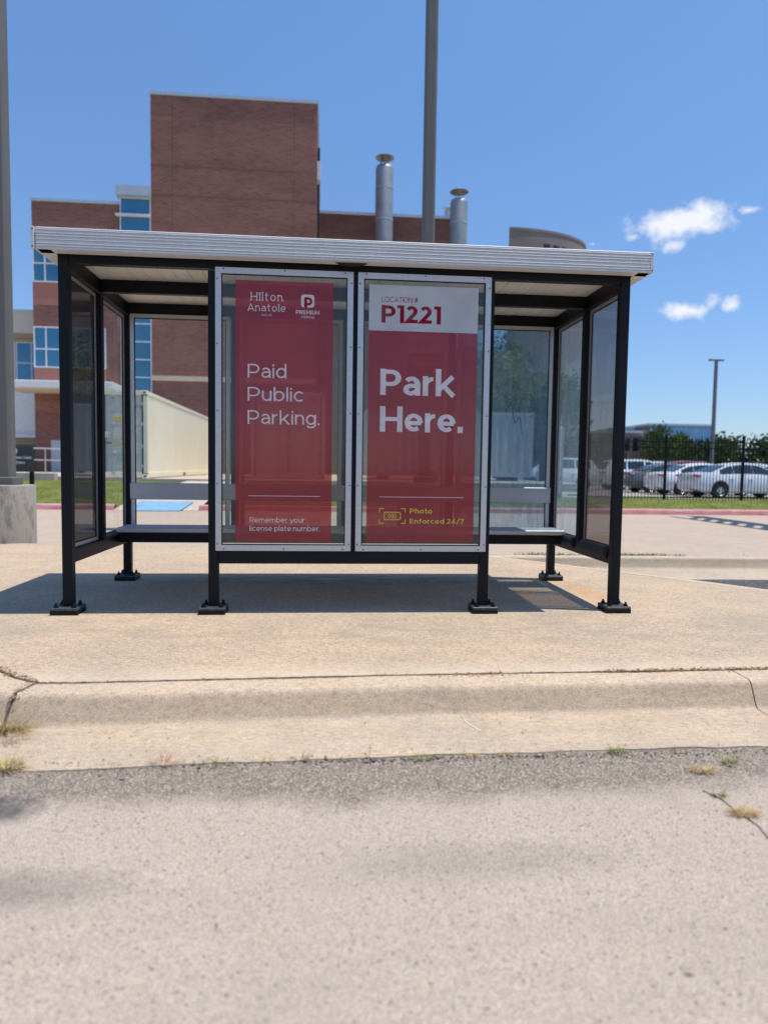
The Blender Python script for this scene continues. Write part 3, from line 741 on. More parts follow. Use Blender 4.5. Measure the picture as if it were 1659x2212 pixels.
# dark sagging strip standing in for the shaded gap where the lip bends
tr = MB(); N = 16
for i in range(N + 1):
    t = i / N; xx = -.12 + .20 * t; sag = .017 * (4 * t * (1 - t)) ** .7
    tr.v += [(xx, -.088, RB - .0015), (xx, -.088, RB - .003 - sag), (xx, -.080, RB - .0015), (xx, -.080, RB - .003 - sag)]
for i in range(N):
    a = i * 4; tr.f += [(a, a + 4, a + 5, a + 1), (a + 2, a + 3, a + 7, a + 6), (a + 1, a + 5, a + 7, a + 3)]
tr.build('lip_gap_shade', m_gap, sh)

def panel(axis, a0, a1, z0, z1, pos, face, gmat, fw=.037, th=.016, screws=True, name='panel_frame'):
    """glazed frame: axis 'x' lies in XZ at y=pos, 'y' in YZ at x=pos; face = side (+1/-1) where the frame's face points"""
    m = MB()
    p0, p1 = (pos - th, pos) if face < 0 else (pos, pos + th)
    def bx(u0, u1, w0, w1, q0, q1, mb, bev=.002):
        if axis == 'x': mb.box(u0, u1, q0, q1, w0, w1, bev)
        else: mb.box(q0, q1, u0, u1, w0, w1, bev)
    out_y, in_y = (p0, p1)
    # four mitred members
    inn = (a0 + fw, a1 - fw, z0 + fw, z1 - fw)
    g = .0006
    for poly in ([(a0 + g, z1), (a1 - g, z1), (inn[1] - g, inn[3]), (inn[0] + g, inn[3])], [(a0 + g, z0), (a1 - g, z0), (inn[1] - g, inn[2]), (inn[0] + g, inn[2])],
                 [(a0, z0 + g), (a0, z1 - g), (inn[0], inn[3] - g), (inn[0], inn[2] + g)], [(a1, z0 + g), (a1, z1 - g), (inn[1], inn[3] - g), (inn[1], inn[2] + g)]):
        m.prism(poly, 'y' if axis == 'x' else 'x', p0, p1)
    fr = m.build(name, m_alum, sh)
    gk = MB(); b = .007
    q0, q1 = p0 + .003, p1 - .003
    for u0, u1, w0, w1 in ((inn[0], inn[1], inn[3] - b, inn[3]), (inn[0], inn[1], inn[2], inn[2] + b), (inn[0], inn[0] + b, inn[2] + b, inn[3] - b), (inn[1] - b, inn[1], inn[2] + b, inn[3] - b)):
        bx(u0 + .0005, u1 - .0005, w0 + .0005, w1 - .0005, q0, q1, gk, 0)
    gk.build('gasket', m_gap, fr)
    mid = (p0 + p1) / 2
    gl = MB(); bx(inn[0] + .001, inn[1] - .001, inn[2] + .001, inn[3] - .001, mid - .002, mid + .002, gl, 0)
    gl.build('glass_pane', gmat, fr)
    if screws:
        L, H = a1 - a0, z1 - z0
        sp = [(a0 + .012, z0 + H * t) for t in (.025, .24, .5, .735, .96)] + [(a1 - .012, z0 + H * t) for t in (.025, .24, .5, .735, .96)] + \
             [(a0 + L * t, z1 - .010) for t in (.06, .5, .94)] + [(a0 + L * t, z0 + .012) for t in (.06, .5, .94)]
        f = p0 if face < 0 else p1
        for u, w in sp:
            c = MB()
            if axis == 'x': c.tube((u, f - .0004 * -face, w), (u, f + face * .004, w), .0045, n=8)
            else: c.tube((f, u, w), (f + face * .004, u, w), .0045, n=8)
            c.build('screw', m_screw, fr)
    return fr
# front advertising panes (face the street)
panel('x', -.866, -.004, .404, 2.184, -.001, -1, m_glass_front)
panel('x', .026, .886, .404, 2.184, -.001, -1, m_glass_front)
# rear panes, seen from inside
yb = YB - .031
bays = [(-1.745, -.955, m_glass_clear), (-.872, -.036, m_glass_back), (.022, .838, m_glass_front), (.925, 1.745, m_glass_scratched)]
for a, b, g in bays: panel('x', a, b, .405, 2.158, yb, -1, g, fw=.030, screws=False)
# side panes
for s, g1, g2 in ((-1, m_glass_left, m_glass_clear), (1, m_glass_right2, m_glass_right)):
    px = s * (W2 - .014)
    panel('y', PS + .012, YM - .045, .405, 2.142, px, -s, g1, fw=.024, screws=False)
    panel('y', YM + .045, YB - .05, .405, 2.142, px, -s, g2, fw=.024, screws=False)
# scratched scribbles on the rear right pane
gm = MB(); yy = yb - .0105
def scr(pts, w=.004):
    w *= 1.0
    for q in stroke_poly(pts, w): gm.add([(p.x, yy - len(gm.v) * 2e-6, p.y) for p in q], [(0, 1, 2, 3)])
def circ(cx_, cz_, r, a0=0, a1=375): scr([(cx_ + r * math.cos(R(a0 + (a1 - a0) * i / 22)) * (1 + .05 * math.sin(i)), cz_ + r * math.sin(R(a0 + (a1 - a0) * i / 22))) for i in range(23)])
circ(1.06, 1.90, .07); scr([(1.0, 1.82), (1.06, 1.985), (1.115, 1.825)]); scr([(.985, 1.885), (1.14, 1.91)])
scr([(1.06, 1.76), (1.065, 1.68), (1.03, 1.66)]); scr([(1.09, 1.70), (1.095, 1.77)]); scr([(1.12, 1.69), (1.14, 1.78), (1.16, 1.70), (1.19, 1.77), (1.2, 1.70)])
scr([(1.27, 1.68), (1.31, 1.72), (1.3, 1.66), (1.34, 1.67), (1.37, 1.76), (1.36, 1.65)]); scr([(1.41, 1.74), (1.40, 1.63), (1.44, 1.66), (1.46, 1.61)]); scr([(1.48, 1.64), (1.52, 1.61), (1.49, 1.58), (1.54, 1.59)])
scr([(1.34, 1.58), (1.365, 1.47), (1.43, 1.57)], .005); scr([(1.36, 1.52), (1.41, 1.57)]); scr([(1.35, 1.47), (1.365, 1.36)])
scr([(1.17, 1.95), (1.25, 1.8), (1.22, 1.72)], .003); scr([(1.2, 1.82), (1.33, 1.95)], .003); scr([(1.4, 1.5), (1.43, 1.34), (1.47, 1.4), (1.5, 1.25)], .006); scr([(.95, 1.55), (1.04, 1.35)], .003)
scr([(1.0, .98), (1.02, 1.03), (1.04, .97), (1.06, 1.03), (1.08, .98), (1.12, 1.03)], .004); scr([(1.06, .80), (1.12, .815), (1.25, .81)], .004); scr([(1.1, .785), (1.28, .795)], .004)
scr([(1.18, 2.03), (1.23, 2.06), (1.2, 1.99), (1.27, 2.03), (1.29, 1.99), (1.34, 2.05)], .003)
gm.build('graffiti', plain('scratch_mark', (.07, .09, .11), .7), sh)

# bench
bs = MB()
for i, (y0, y1) in enumerate(((.912, 1.010), (1.014, 1.114), (1.118, 1.216))):
    bs.box(-1.755, 1.755, y0, y1, .427, .466, .008)
bs.build('bench_seat', m_bench, sh)
bk = MB(); bk.box(-1.752, 1.752, 1.292, 1.316, .664, .80, .006)
for z in (.68, .784): bk.box(-1.752, 1.752, 1.2905, 1.2925, z - .002, z + .002)
bk.build('bench_backrest', m_bench, sh)
br = MB().box(-XC + .03, XC - .03, .985, 1.035, .345, .4255, .004).build('bench_rail', m_black, sh)
for x in (-1.74, -.9, 0, .9, 1.74):
    MB().box(x - .015, x + .015, 1.036, 1.33, .40, .4255).build('bench_bracket', m_black, sh)

# ------------------------------------------------------------------ the posters in the front panes
def poster(name, label, x0, x1, z0, z1, mat):
    t = thing(name, label, 'poster', ((x0 + x1) / 2, 0, z0))
    MB().box(x0 - (x0 + x1) / 2, x1 - (x0 + x1) / 2, -.0135, -.0125, 0, z1 - z0).build('film', mat, t)
    return t, (x0 + x1) / 2, z0
PY = -.0145
def put(t, ox, oz, name, m, mat):
    m.v = [(x - ox, y, z - oz) for x, y, z in m.v]
    return m.build(name, mat, t)
t1, ox, oz = poster('poster', 'red see-through poster reading Paid Public Parking with a hotel logo', -.742, -.131, .464, 2.110, m_red)
ml = text_mb('Hilton', -.647, 1.986, .051, PY, w=.115, width=.196, gap=.27, serif=True)
text_mb('Anatole', -.666, 1.921, .046, PY, w=.115, width=.236, gap=.2, m=ml, serif=True)
text_mb('.', -.449, 1.986, .02, PY, w=.3, m=ml)
put(t1, ox, oz, 'logo', ml, m_letter)
put(t1, ox, oz, 'lettering', text_mb('DALLAS', -.581, 1.892, .014, PY, w=.12, width=.066), m_letter)
# rounded square P emblem
lg = MB()
def rrect(x0, x1, z0, z1, r, n=5):
    out = []
    for cx_, cz_, a in ((x1 - r, z1 - r, 0), (x0 + r, z1 - r, 90), (x0 + r, z0 + r, 180), (x1 - r, z0 + r, 270)):
        out += [(cx_ + r * math.cos(R(a + 90 * i / n)), cz_ + r * math.sin(R(a + 90 * i / n))) for i in range(n + 1)]
    return out
def stroke3(m, pts, w, y, closed=False):
    for i, q in enumerate(stroke_poly(pts, w, closed)): m.add([(p.x, y, p.y) for p in q], [(0, 1, 2, 3)])
rr_ = rrect(-.3335, -.2505, 1.9535, 2.0335, .017)
lg.add([(x, PY, z) for x, z in rr_], [tuple(range(len(rr_)))])
lg2 = MB()
stroke3(lg2, [(-.3045, 1.953), (-.3045, 2.0115)], .018, PY - .0003)
stroke3(lg2, [(-.312, 2.0095), (-.288, 2.0095)] + arc(-.288, 1.9915, .0175, .018, 90, -90, 10) + [(-.2965, 1.9735)], .0155, PY - .0006)
put(t1, ox, oz, 'logo', lg, m_letter); put(t1, ox, oz, 'emblem', lg2, m_letter_red)
put(t1, ox, oz, 'lettering', text_mb('PREMIUM', -.365, 1.9105, .025, PY, w=.2, width=.148), m_letter)
put(t1, ox, oz, 'lettering', text_mb('PARKING', -.332, 1.885, .016, PY, w=.13, width=.084), m_letter)
put(t1, ox, oz, 'lettering', text_mb('Paid', -.665, 1.506, .0865, PY, w=.115, width=.242), m_letter)
put(t1, ox, oz, 'lettering', text_mb('Public', -.665, 1.361, .0865, PY, w=.115, width=.352), m_letter)
put(t1, ox, oz, 'lettering', text_mb('Parking.', -.665, 1.215, .0865, PY, w=.115, width=.462), m_letter)
put(t1, ox, oz, 'rule', MB().box(-.660, -.202, PY - .0003, PY + .0003, .7565, .7595), m_letter)
put(t1, ox, oz, 'lettering', text_mb('Remember your', -.651, .587, .034, PY, w=.13, width=.350), m_letter)
put(t1, ox, oz, 'lettering', text_mb('license plate number.', -.651, .533, .034, PY, w=.13, width=.451), m_letter)

t2, ox, oz = poster('poster', 'red and white see-through poster reading Location P1221 Park Here', .097, .802, .466, 1.8235, m_red)
MB().box(.097 - ox, .802 - ox, -.0135, -.0125, 1.8245 - oz, 2.112 - oz).build('header_film', m_white_v, t2)
put(t2, ox, oz, 'lettering', text_mb('LOCATION #', .177, 2.0055, .033, PY, w=.11, width=.235), m_letter_red)
put(t2, ox, oz, 'lettering', text_mb('P1221', .177, 1.874, .113, PY, w=.235, width=.382, gap=.1), m_letter_red)
put(t2, ox, oz, 'lettering', text_mb('Park', .175, 1.4165, .167, PY, w=.215, width=.484, gap=.085), m_letter)
put(t2, ox, oz, 'lettering', text_mb('Here.', .176, 1.1815, .164, PY, w=.215, width=.557, gap=.085), m_letter)
put(t2, ox, oz, 'rule', MB().box(.179, .734, PY - .0003, PY + .0003, .7585, .7615), m_letter)
ic = MB(); bw_ = .006
for sx, xx in ((1, .181), (-1, .349)):
    for sz, zz in ((1, .588), (-1, .684)): stroke3(ic, [(xx, zz + sz * .026), (xx, zz), (xx + sx * .028, zz)], bw_, PY)
stroke3(ic, rrect(.211, .318, .612, .660, .008), bw_, PY, True)
for xx in (.224, .305):
    for zz in (.624, .648): stroke3(ic, [(xx, zz - .002), (xx, zz + .002)], .004, PY)
text_mb('000', .237, .621, .030, PY, w=.16, width=.055, m=ic)
put(t2, ox, oz, 'pictogram', ic, m_letter_yellow)
put(t2, ox, oz, 'lettering', text_mb('Photo', .379, .653, .033, PY, w=.19, width=.147), m_letter_yellow)
put(t2, ox, oz, 'lettering', text_mb('Enforced 24/7', .379, .587, .033, PY, w=.19, width=.357), m_letter_yellow)

# payment notice stuck on the rear pane
YN = yb - .012
t3 = thing('notice', 'small red payment notice on the rear glass behind the Park Here poster', 'notice', (.667, 0, 1.64))
MB().box(-.165, .165, YN, YN + .001, 0, .268).build('film', m_red, t3)
MB().box(-.165, .165, YN, YN + .001, .269, .425).build('header_film', m_white_v, t3)
put(t3, .667, 1.64, 'lettering', text_mb('P1221', .535, 1.962, .042, YN - .001, w=.22, width=.153), m_letter_red)
nm = text_mb('Pay Before', .60, 1.853, .028, YN - .001, w=.17, width=.17); text_mb('Walking Away', .60, 1.813, .028, YN - .001, w=.17, width=.21, m=nm)
stroke3(nm, arc(.562, 1.845, .024, .024, 0, 360, 20)[:-1], .005, YN - .001, True); text_mb('S', .554, 1.832, .026, YN - .001, w=.18, width=.016, m=nm)
put(t3, .667, 1.64, 'lettering', nm, m_letter)

# ------------------------------------------------------------------ lamp posts on concrete footings
m_pole = plain('bronze_pole', (.135, .128, .118), .5, var=.1, scale=2)
def light_pole(label, x, y, z0, zfoot, wpole, wfoot, foot_d=.86):
    t = thing('light_pole', label, 'light pole', (x, y, z0))
    f = MB(); rf = wfoot / 2; f.lathe([(rf, -.25), (rf, zfoot - z0 - .018), (rf - .006, zfoot - z0 - .005), (rf - .02, zfoot - z0), (0, zfoot - z0)], n=48); f.build('footing', m_block, t, smooth=40)
    h = zfoot - z0
    MB().box(-wpole / 2 - .05, wpole / 2 + .05, -wpole / 2 - .05, wpole / 2 + .05, h + .001, h + .095, .012).build('base_cover', m_pole, t)
    p = MB(); w0, w1 = wpole / 2, wpole / 2 * .88
    def oct_(w, z, c): return [(w - c, -w, z), (w, -w + c, z), (w, w - c, z), (w - c, w, z), (-w + c, w, z), (-w, w - c, z), (-w, -w + c, z), (-w + c, -w, z)]
    p.add(oct_(w0, h + .09, .03) + oct_(w1, 13.0, .028), [(i, (i + 1) % 8, 8 + (i + 1) % 8, 8 + i) for i in range(8)] + [tuple(range(8, 16))])
    p.build('shaft', m_pole, t)
    a = MB(); a.box(-1.1, 1.1, -.04, .04, 12.9, 12.98, .01); a.build('arm', m_pole, t)
    for s in (-1, 1): MB().box(s * 1.3 - .35, s * 1.3 + .35, -.22, .22, 12.86, 13.0, .03).build('lamp_head', m_pole, t)
    return t
light_pole('dark square light pole on a stained round concrete footing at far left', -3.99, 4.20, ZD, .685, .18, .64)
light_pole('tall brown light pole rising behind the middle of the shelter roof', 1.30, 5.80, ZD, .74, .182, .78)
# slim twin-arm lamp in the car park
m_lamp = plain('grey_lamp', (.16, .165, .18), .5)
t = thing('light_pole', 'slim grey twin-arm light pole standing among the parked cars', 'light pole', (22.75, 35, -.07))
MB().box(-.3, .3, -.3, .3, 0, .7, .03).build('footing', m_block, t)
MB().tube((0, 0, .7), (0, 0, 7.7), .13, .10, 10).build('shaft', m_lamp, t, smooth=True)
for s in (-1, 1): MB().box(s * .27 - .17, s * .27 + .17, -.14, .14, 7.62, 7.73, .03).build('lamp_head', m_lamp, t)

# ------------------------------------------------------------------ shipping containers
def steel(name, c, var=.08):
    t = NT(name)
    n = t.noise(.9, 6, .7, t.scaled((1, 1, .5))); r = t.noise(5, 7, .75)
    c = Vector(c)
    cc = t.ramp(n, [(.3, tuple(c * (1 - var))), (.7, tuple(c * (1 + var)))])
    cc = t.mix(t.ramp(r, [(.64, 0.), (.70, .8)]), cc, (.33, .19, .10))
    t.color(cc); return t.set(Roughness=.55, Specular_IOR_Level=.35)
m_cream = steel('cream_steel', (.80, .74, .58), .04); m_doorgrey = steel('grey_door_steel', (.58, .58, .53)); m_pale = steel('pale_steel', (.42, .45, .47)); m_tan = steel('tan_steel', (.72, .62, .50))
m_rod = plain('galvanised', (.52, .53, .54), .4, .6); m_dark = plain('dark_steel', (.025, .025, .027), .6); m_yellow = plain('yellow_placard', (.75, .48, .03), .6)
def corrugate(u0, u1, z0, z1, pos, axis, inward, pitch=.278, depth=.036):
    """trapezoid corrugated sheet; u runs along the side"""
    prof = []; u = u0
    while u < u1 - .001:
        for du, d in ((0, 0), (.07, 0), (.139, 1), (.209, 1)):
            if u + du * pitch / .278 < u1: prof.append((u + du * pitch / .278, pos + inward * depth * d))
        u += pitch
    prof.append((u1, pos))
    m = MB(); n = len(prof)
    for z in (z0, z1): m.v += [((a, b, z) if axis == 'x' else (b, a, z)) for a, b in prof]
    m.f += [(i, i + 1, n + i + 1, n + i) for i in range(n - 1)]
    return m
def container(label, loc, L, H, mat, doormat, doors=True, code=None, rz=0, pitch=.278):
    W = 2.438
    t = thing('shipping_container', label, 'shipping container', loc, rz, 'shipping containers beside the brick building')
    zf, zr = .17, H - .12
    corrugate(.16, L - .16, zf, zr, -W / 2 + .012, 'y', 1, pitch).build('side_panel', mat, t)
    corrugate(.16, L - .16, zf, zr, W / 2 - .012, 'y', -1, pitch).build('side_panel', mat, t)
    corrugate(-W / 2 + .16, W / 2 - .16, zf, zr, L - .012, 'x', -1).build('end_panel', mat, t)
    MB().box(-W / 2 + .02, W / 2 - .02, .1, L - .1, H - .05, H - .02).build('roof', mat, t)
    f = MB()
    for s in (-1, 1):
        x = s * (W / 2 - .04)
        f.box(x - .04, x + .04, .17, L - .17, .02, .17, .005); f.box(x - .035, x + .035, .17, L - .17, H - .12, H - .01, .005)
        for y in (.08, L - .08): f.box(x - .04 - (.04 if s > 0 else 0), x + .04 + (.04 if s < 0 else 0), y - .078, y + .078, .15, H - .15, .005)
    for y in (.05, L - .05):
        f.box(-W / 2 + .17, W / 2 - .17, y - .048, y + .048, .02, .17, .005); f.box(-W / 2 + .17, W / 2 - .17, y - .048, y + .048, H - .15, H - .01, .005)
    f.build('frame', mat, t)
    for sx in (-1, 1):
        for y in (.0, L - .178):
            for z in (0, H - .118):
                c = MB().box(sx * W / 2 - (.165 if sx > 0 else -.003), sx * W / 2 + (.003 if sx > 0 else .165), y - .003, y + .181, z, z + .118, .008).build('corner_casting', mat, t)
                MB().box(sx * (W / 2 - .08) - .03, sx * (W / 2 - .08) + .03, y - .004, y - .001, z + .03, z + .09).build('socket', m_dark, c)
    for y0 in (L * .5 - .9,):
        for s in (-1, 1): MB().box(s * W / 2 - .002, s * W / 2 + .002, y0, y0 + .36, .04, .15).build('fork_pocket', m_dark, t)
    if not doors: 
        corrugate(-W / 2 + .16, W / 2 - .16, zf, zr, .012, 'x', 1).build('end_panel', mat, t); return t
    for s in (-1, 1):
        x0, x1 = sorted((s * .012, s * (W / 2 - .16)))
        d = MB(); d.box(x0, x1, .035, .07, .17, H - .155, .004)
        for k in range(5):
            z0 = .24 + k * (H - .45) / 5; d.box(x0 + .05, x1 - .05, .026, .036, z0 + .04, z0 + (H - .45) / 5 - .06, .008)
        do = d.build('door', doormat, t)
        for xr in (x0 + .22, x1 - .22):
            MB().tube((xr, .012, .10), (xr, .012, H - .09), .017, n=8).build('locking_rod', m_rod, do, smooth=True)
            hm = MB(); hm.box(min(xr, xr - s * .42), max(xr, xr - s * .42), -.004, .012, 1.02, 1.05, .003); hm.build('handle', m_rod, do)
            k = MB()
            for z in (.14, H - .17, 1.6, .75): k.box(xr - .05, xr + .05, -.008, .03, z - .035, z + .035, .005)
            k.build('rod_bracket', m_rod, do)
        for z in (.35, .95, 1.6, 2.2): MB().box(s * (W / 2 - .17) - .04, s * (W / 2 - .17) + .04, .005, .03, z - .05, z + .05, .006).build('hinge', m_rod, do)
        g = MB(); g.box(s * (W / 2 - .158) - .008, s * (W / 2 - .158) + .008, .025, .06, .17, H - .155); g.build('gasket', m_dark, do)
    MB().box(-.01, .01, .02, .05, .17, H - .155).build('gasket', m_dark, t)
    MB().box(-.11, .14, -.012, .012, 1.18, 1.34, .006).build('lock_box', doormat, t)
    MB().box(.24, .46, .022, .0255, 1.68, 1.80).build('placard', m_yellow, t); MB().box(.24, .46, .022, .0255, .98, 1.06).build('placard', m_yellow, t)
    if code:
        for i, (s_, w_) in enumerate(code): text_mb(s_, .62, H - .52 - i * .16, .105, .0225, w=.17, width=w_).build('lettering', m_grey_letter, t)
    return t
container('cream shipping container with grey doors, standing left of the Paid Public Parking poster', (-6.63, 16.6, .548), 12.19, 2.59, m_cream, m_doorgrey, code=[('47850 0', .42), ('45G1', .2)])
container('beige shipping container seen through the Paid Public Parking poster', (-1.40, 18.7, .548), 12.19, 2.87, m_tan, m_tan)
c3 = container('pale grey ribbed container standing broadside behind the right rear pane', (1.25, 21.3, .68), 6.06, 2.33, m_pale, m_pale, doors=False, rz=R(-90), pitch=.32)
MB().box(.9, 1.05, 2.0, 2.4, 1.1, 1.6).build('data_plate', m_rod, c3)
for y in (.6, 5.3): MB().box(-1.1, 1.1, y, y + .25, -.132, -.001).build('skid', m_dark, c3)

# ------------------------------------------------------------------ buildings
def brick_mat(name, a, b, mortar, stains=True):
    t = NT(name); X, Y, Z = t.xyz()
    cv = t.n.new('ShaderNodeCombineXYZ'); t.l.new(t.math('ADD', X, Y), cv.inputs[0]); t.l.new(Z, cv.inputs[1])
    br = t.n.new('ShaderNodeTexBrick'); t.l.new(cv.outputs[0], br.inputs['Vector'])
    br.inputs['Scale'].default_value = 1; br.inputs['Brick Width'].default_value = .30; br.inputs['Row Height'].default_value = .10; br.inputs['Mortar Size'].default_value = .012
    br.inputs['Color1'].default_value = (*a, 1); br.inputs['Color2'].default_value = (*b, 1); br.inputs['Mortar'].default_value = (*mortar, 1); br.inputs['Bias'].default_value = -.2
    n = t.noise(.35, 7, .68, t.scaled((.7, .7, 2.2)))
    c = t.mix(1., br.outputs['Color'], t.ramp(n, [(.28, .72), (.5, 1.), (.75, 1.18)]), 'MULTIPLY')
    t.color(c); t.bump(br.outputs['Fac'], -.4, .01)
    return t.set(Roughness=.9, Specular_IOR_Level=.2)
m_brick = brick_mat('red_brick', (.285, .118, .094), (.205, .08, .068), (.27, .18, .15))
m_brick_dark = brick_mat('brown_brick', (.20, .09, .07), (.15, .06, .05), (.24, .17, .15))
m_span = plain('spandrel_panel', (.40, .17, .13), .8, var=.06, scale=2)
m_stone = plain('stone_band', (.62, .52, .38), .85, scale=3)
m_cop = plain('metal_coping', (.48, .52, .58), .45, .3)
m_white = plain('white_metal', (.70, .71, .73), .5)
m_beige = plain('beige_panel', (.60, .55, .46), .8, var=.05, scale=1)
m_stack = plain('weathered_flue', (.30, .315, .34), .5, .5, var=.2, scale=1.5)
m_tanp = plain('tan_panel', (.34, .26, .17), .8)
def win_glass(name, c, rough=.06):
    t = NT(name); n = t.noise(.25, 3)
    c = Vector(c); t.color(t.ramp(n, [(.35, tuple(c * .85)), (.65, tuple(c * 1.15))]))
    return t.set(Roughness=rough, Specular_IOR_Level=.9, Metallic=.25)
m_wing = win_glass('blue_window_glass', (.045, .19, .32)); m_wdark = win_glass('dark_window_glass', (.012, .016, .02))
BX, BY, BZ = -8.0, 31.0, .54
bld = thing('brick_building', 'red brick building with a tall windowless tower and blue glass strip', 'building', (BX, BY, BZ))
def pb(name, x0, x1, y0, y1, z0, z1, mat, par=None, bev=0):
    return MB().box(x0 - BX, x1 - BX, y0 - BY, y1 - BY, z0 - BZ, z1 - BZ, bev).build(name, mat, par or bld)
tw = pb('tower', -8.72, -.70, 30.9, 44, BZ, 18.78, m_brick)
pb('coping', -8.77, -.65, 30.85, 44.05, 18.781, 18.93, m_cop)
for x in (-7.69, -1.83): pb('control_joint', x - .018, x + .018, 30.896, 30.903, 6, 18.7, m_brick_dark, tw)
for z in (15.5, 14.1): pb('control_joint', -8.72, -.70, 30.895, 30.904, z - .016, z + .016, m_brick_dark, tw)
pb('stone_band', -8.74, -.66, 30.84, 30.91, 5.12, 5.36, m_stone, tw)
pb('roof_bracket', -.69, -.52, 31.2, 31.8, 15.3, 16.2, m_white, tw); pb('ladder', -.69, -.57, 32, 32.5, 12.5, 17.2, m_dark, tw)
wg = pb('wing', -14.36, -10.2, 31.0, 44, BZ, 13.56, m_brick)
pb('coping', -14.41, -10.15, 30.95, 44, 13.561, 13.70, m_cop)
pb('wing', -.70, 7.05, 36.0, 47, BZ, 15.36, m_brick_dark)
pb('coping', -.70, 7.1, 35.94, 47, 15.361, 15.52, m_cop)
pb('flashing_strip', -.69, 7.0, 35.965, 36.005, 13.66, 13.76, m_stone)
pb('flashing_strip', 5.2, 5.9, 35.95, 35.966, 13.70, 13.80, m_stone)
def window(x0, x1, z0, z1, y, vs, hs, glass_m=m_wing, frame_m=m_white, depth=.08, fw=.06):
    f = MB(); a, b, c, d = x0 - BX, x1 - BX, z0 - BZ, z1 - BZ; yy = y - BY
    f.box(a, b, yy - .05, yy + depth, c, c + fw); f.box(a, b, yy - .05, yy + depth, d - fw, d)
    for x in [x0 + fw / 2] + vs + [x1 - fw / 2]: f.box(x - BX - fw / 2, x - BX + fw / 2, yy - .045, yy + depth, c + fw, d - fw)
    xs = sorted([x0] + vs + [x1])
    for z in hs:
        for p, q in zip(xs[:-1], xs[1:]): f.box(p - BX + fw * .5 + .001, q - BX - fw * .5 - .001, yy - .04, yy + depth, z - BZ - fw / 2, z - BZ + fw / 2)
    w = f.build('window', frame_m, bld)
    MB().box(a + .01, b - .01, yy - .01, yy + .03, c + .01, d - .01).build('pane', glass_m, w)
    return w
for z0, z1 in ((5.62, 7.6), (9.72, 11.7)):
    window(-14.34, -10.93, z0, z1, 30.98, [-13.76, -12.35, -11.64], [z0 + .9])
    pb('spandrel', -14.34, -10.93, 30.97, 31.01, z0 - 1.08, z0 - .01, m_span)
window(-10.2, -8.73, 1.2, 13.9, 30.95, [], [2.7, 3.55, 4.4, 5.26, 6.13, 7.0, 7.87, 8.74, 9.6, 10.5, 11.35, 12.2, 13.02], fw=.05)
pb('wall_infill', -10.2, -8.72, 31.1, 40, BZ, 13.9, m_brick)
pb('coping', -10.34, -8.70, 30.6, 36, 13.905, 14.36, m_cop)
pb('sun_shade', -10.36, -8.73, 30.7, 30.9, 12.97, 13.07, m_white)
# entrance canopy and the door under it
cn_ = MB(); cn_.box(-14.9 - BX, -9.95 - BX, 28.6 - BY, 30.94 - BY, 4.42 - BZ, 4.74 - BZ, .02); cn_.build('canopy', m_white, bld)
pb('canopy_soffit', -14.85, -10.0, 28.65, 30.93, 4.36, 4.419, m_stone)
pb('canopy_column', -14.88, -14.70, 28.8, 29.0, BZ, 4.355, m_white)
pb('door', -13.6, -12.6, 30.93, 30.998, BZ, 2.1, m_cop)
for x, zt in ((2.95, 17.58), (7.13, 15.95)):
    s_ = MB(); s_.lathe([(.49, BZ + 12 - BZ), (.49, zt - .22 - BZ), (.44, zt - .05 - BZ), (.33, zt - BZ), (.30, zt - .02 - BZ)], (x - BX, 34.6 - BY, 0), 24)
    so = s_.build('exhaust_stack', m_stack, bld, smooth=50)
    pbk = MB()
    for z in (12.9, 14.6, 16.3):
        if z < zt - .4: pbk.lathe([(.505, z - BZ), (.505, z + .05 - BZ)], (x - BX, 34.6 - BY, 0), 24)
    pbk.build('band', m_cop, so)
    c_ = MB(); c_.lathe([(.0, zt + .60 - BZ), (.2, zt + .57 - BZ), (.52, zt + .42 - BZ), (.52, zt + .40 - BZ), (.24, zt + .52 - BZ), (.21, zt + .48 - BZ), (.02, zt + .16 - BZ)], (x - BX, 34.6 - BY, 0), 24)
    for a in range(4): c_.tube((x - BX + .28 * math.cos(a * 1.57 + .6), 34.6 - BY + .28 * math.sin(a * 1.57 + .6), zt - .02 - BZ), (x - BX + .28 * math.cos(a * 1.57 + .6), 34.6 - BY + .28 * math.sin(a * 1.57 + .6), zt + .50 - BZ), .022, n=6)
    c_.build('rain_cap', plain('cap_metal', (.30, .27, .23), .5, .3), so)
c_ = MB(); c_.lathe([(0, 16.62 - BZ), (.4, 16.45 - BZ), (.4, 16.42 - BZ), (0, 16.32 - BZ)], (7.0 - BX, 37.4 - BY, 0), 16); c_.tube((7.0 - BX, 37.4 - BY, 15.3 - BZ), (7.0 - BX, 37.4 - BY, 16.38 - BZ), .2, n=12)
c_.build('exhaust_stack', m_rod, bld)

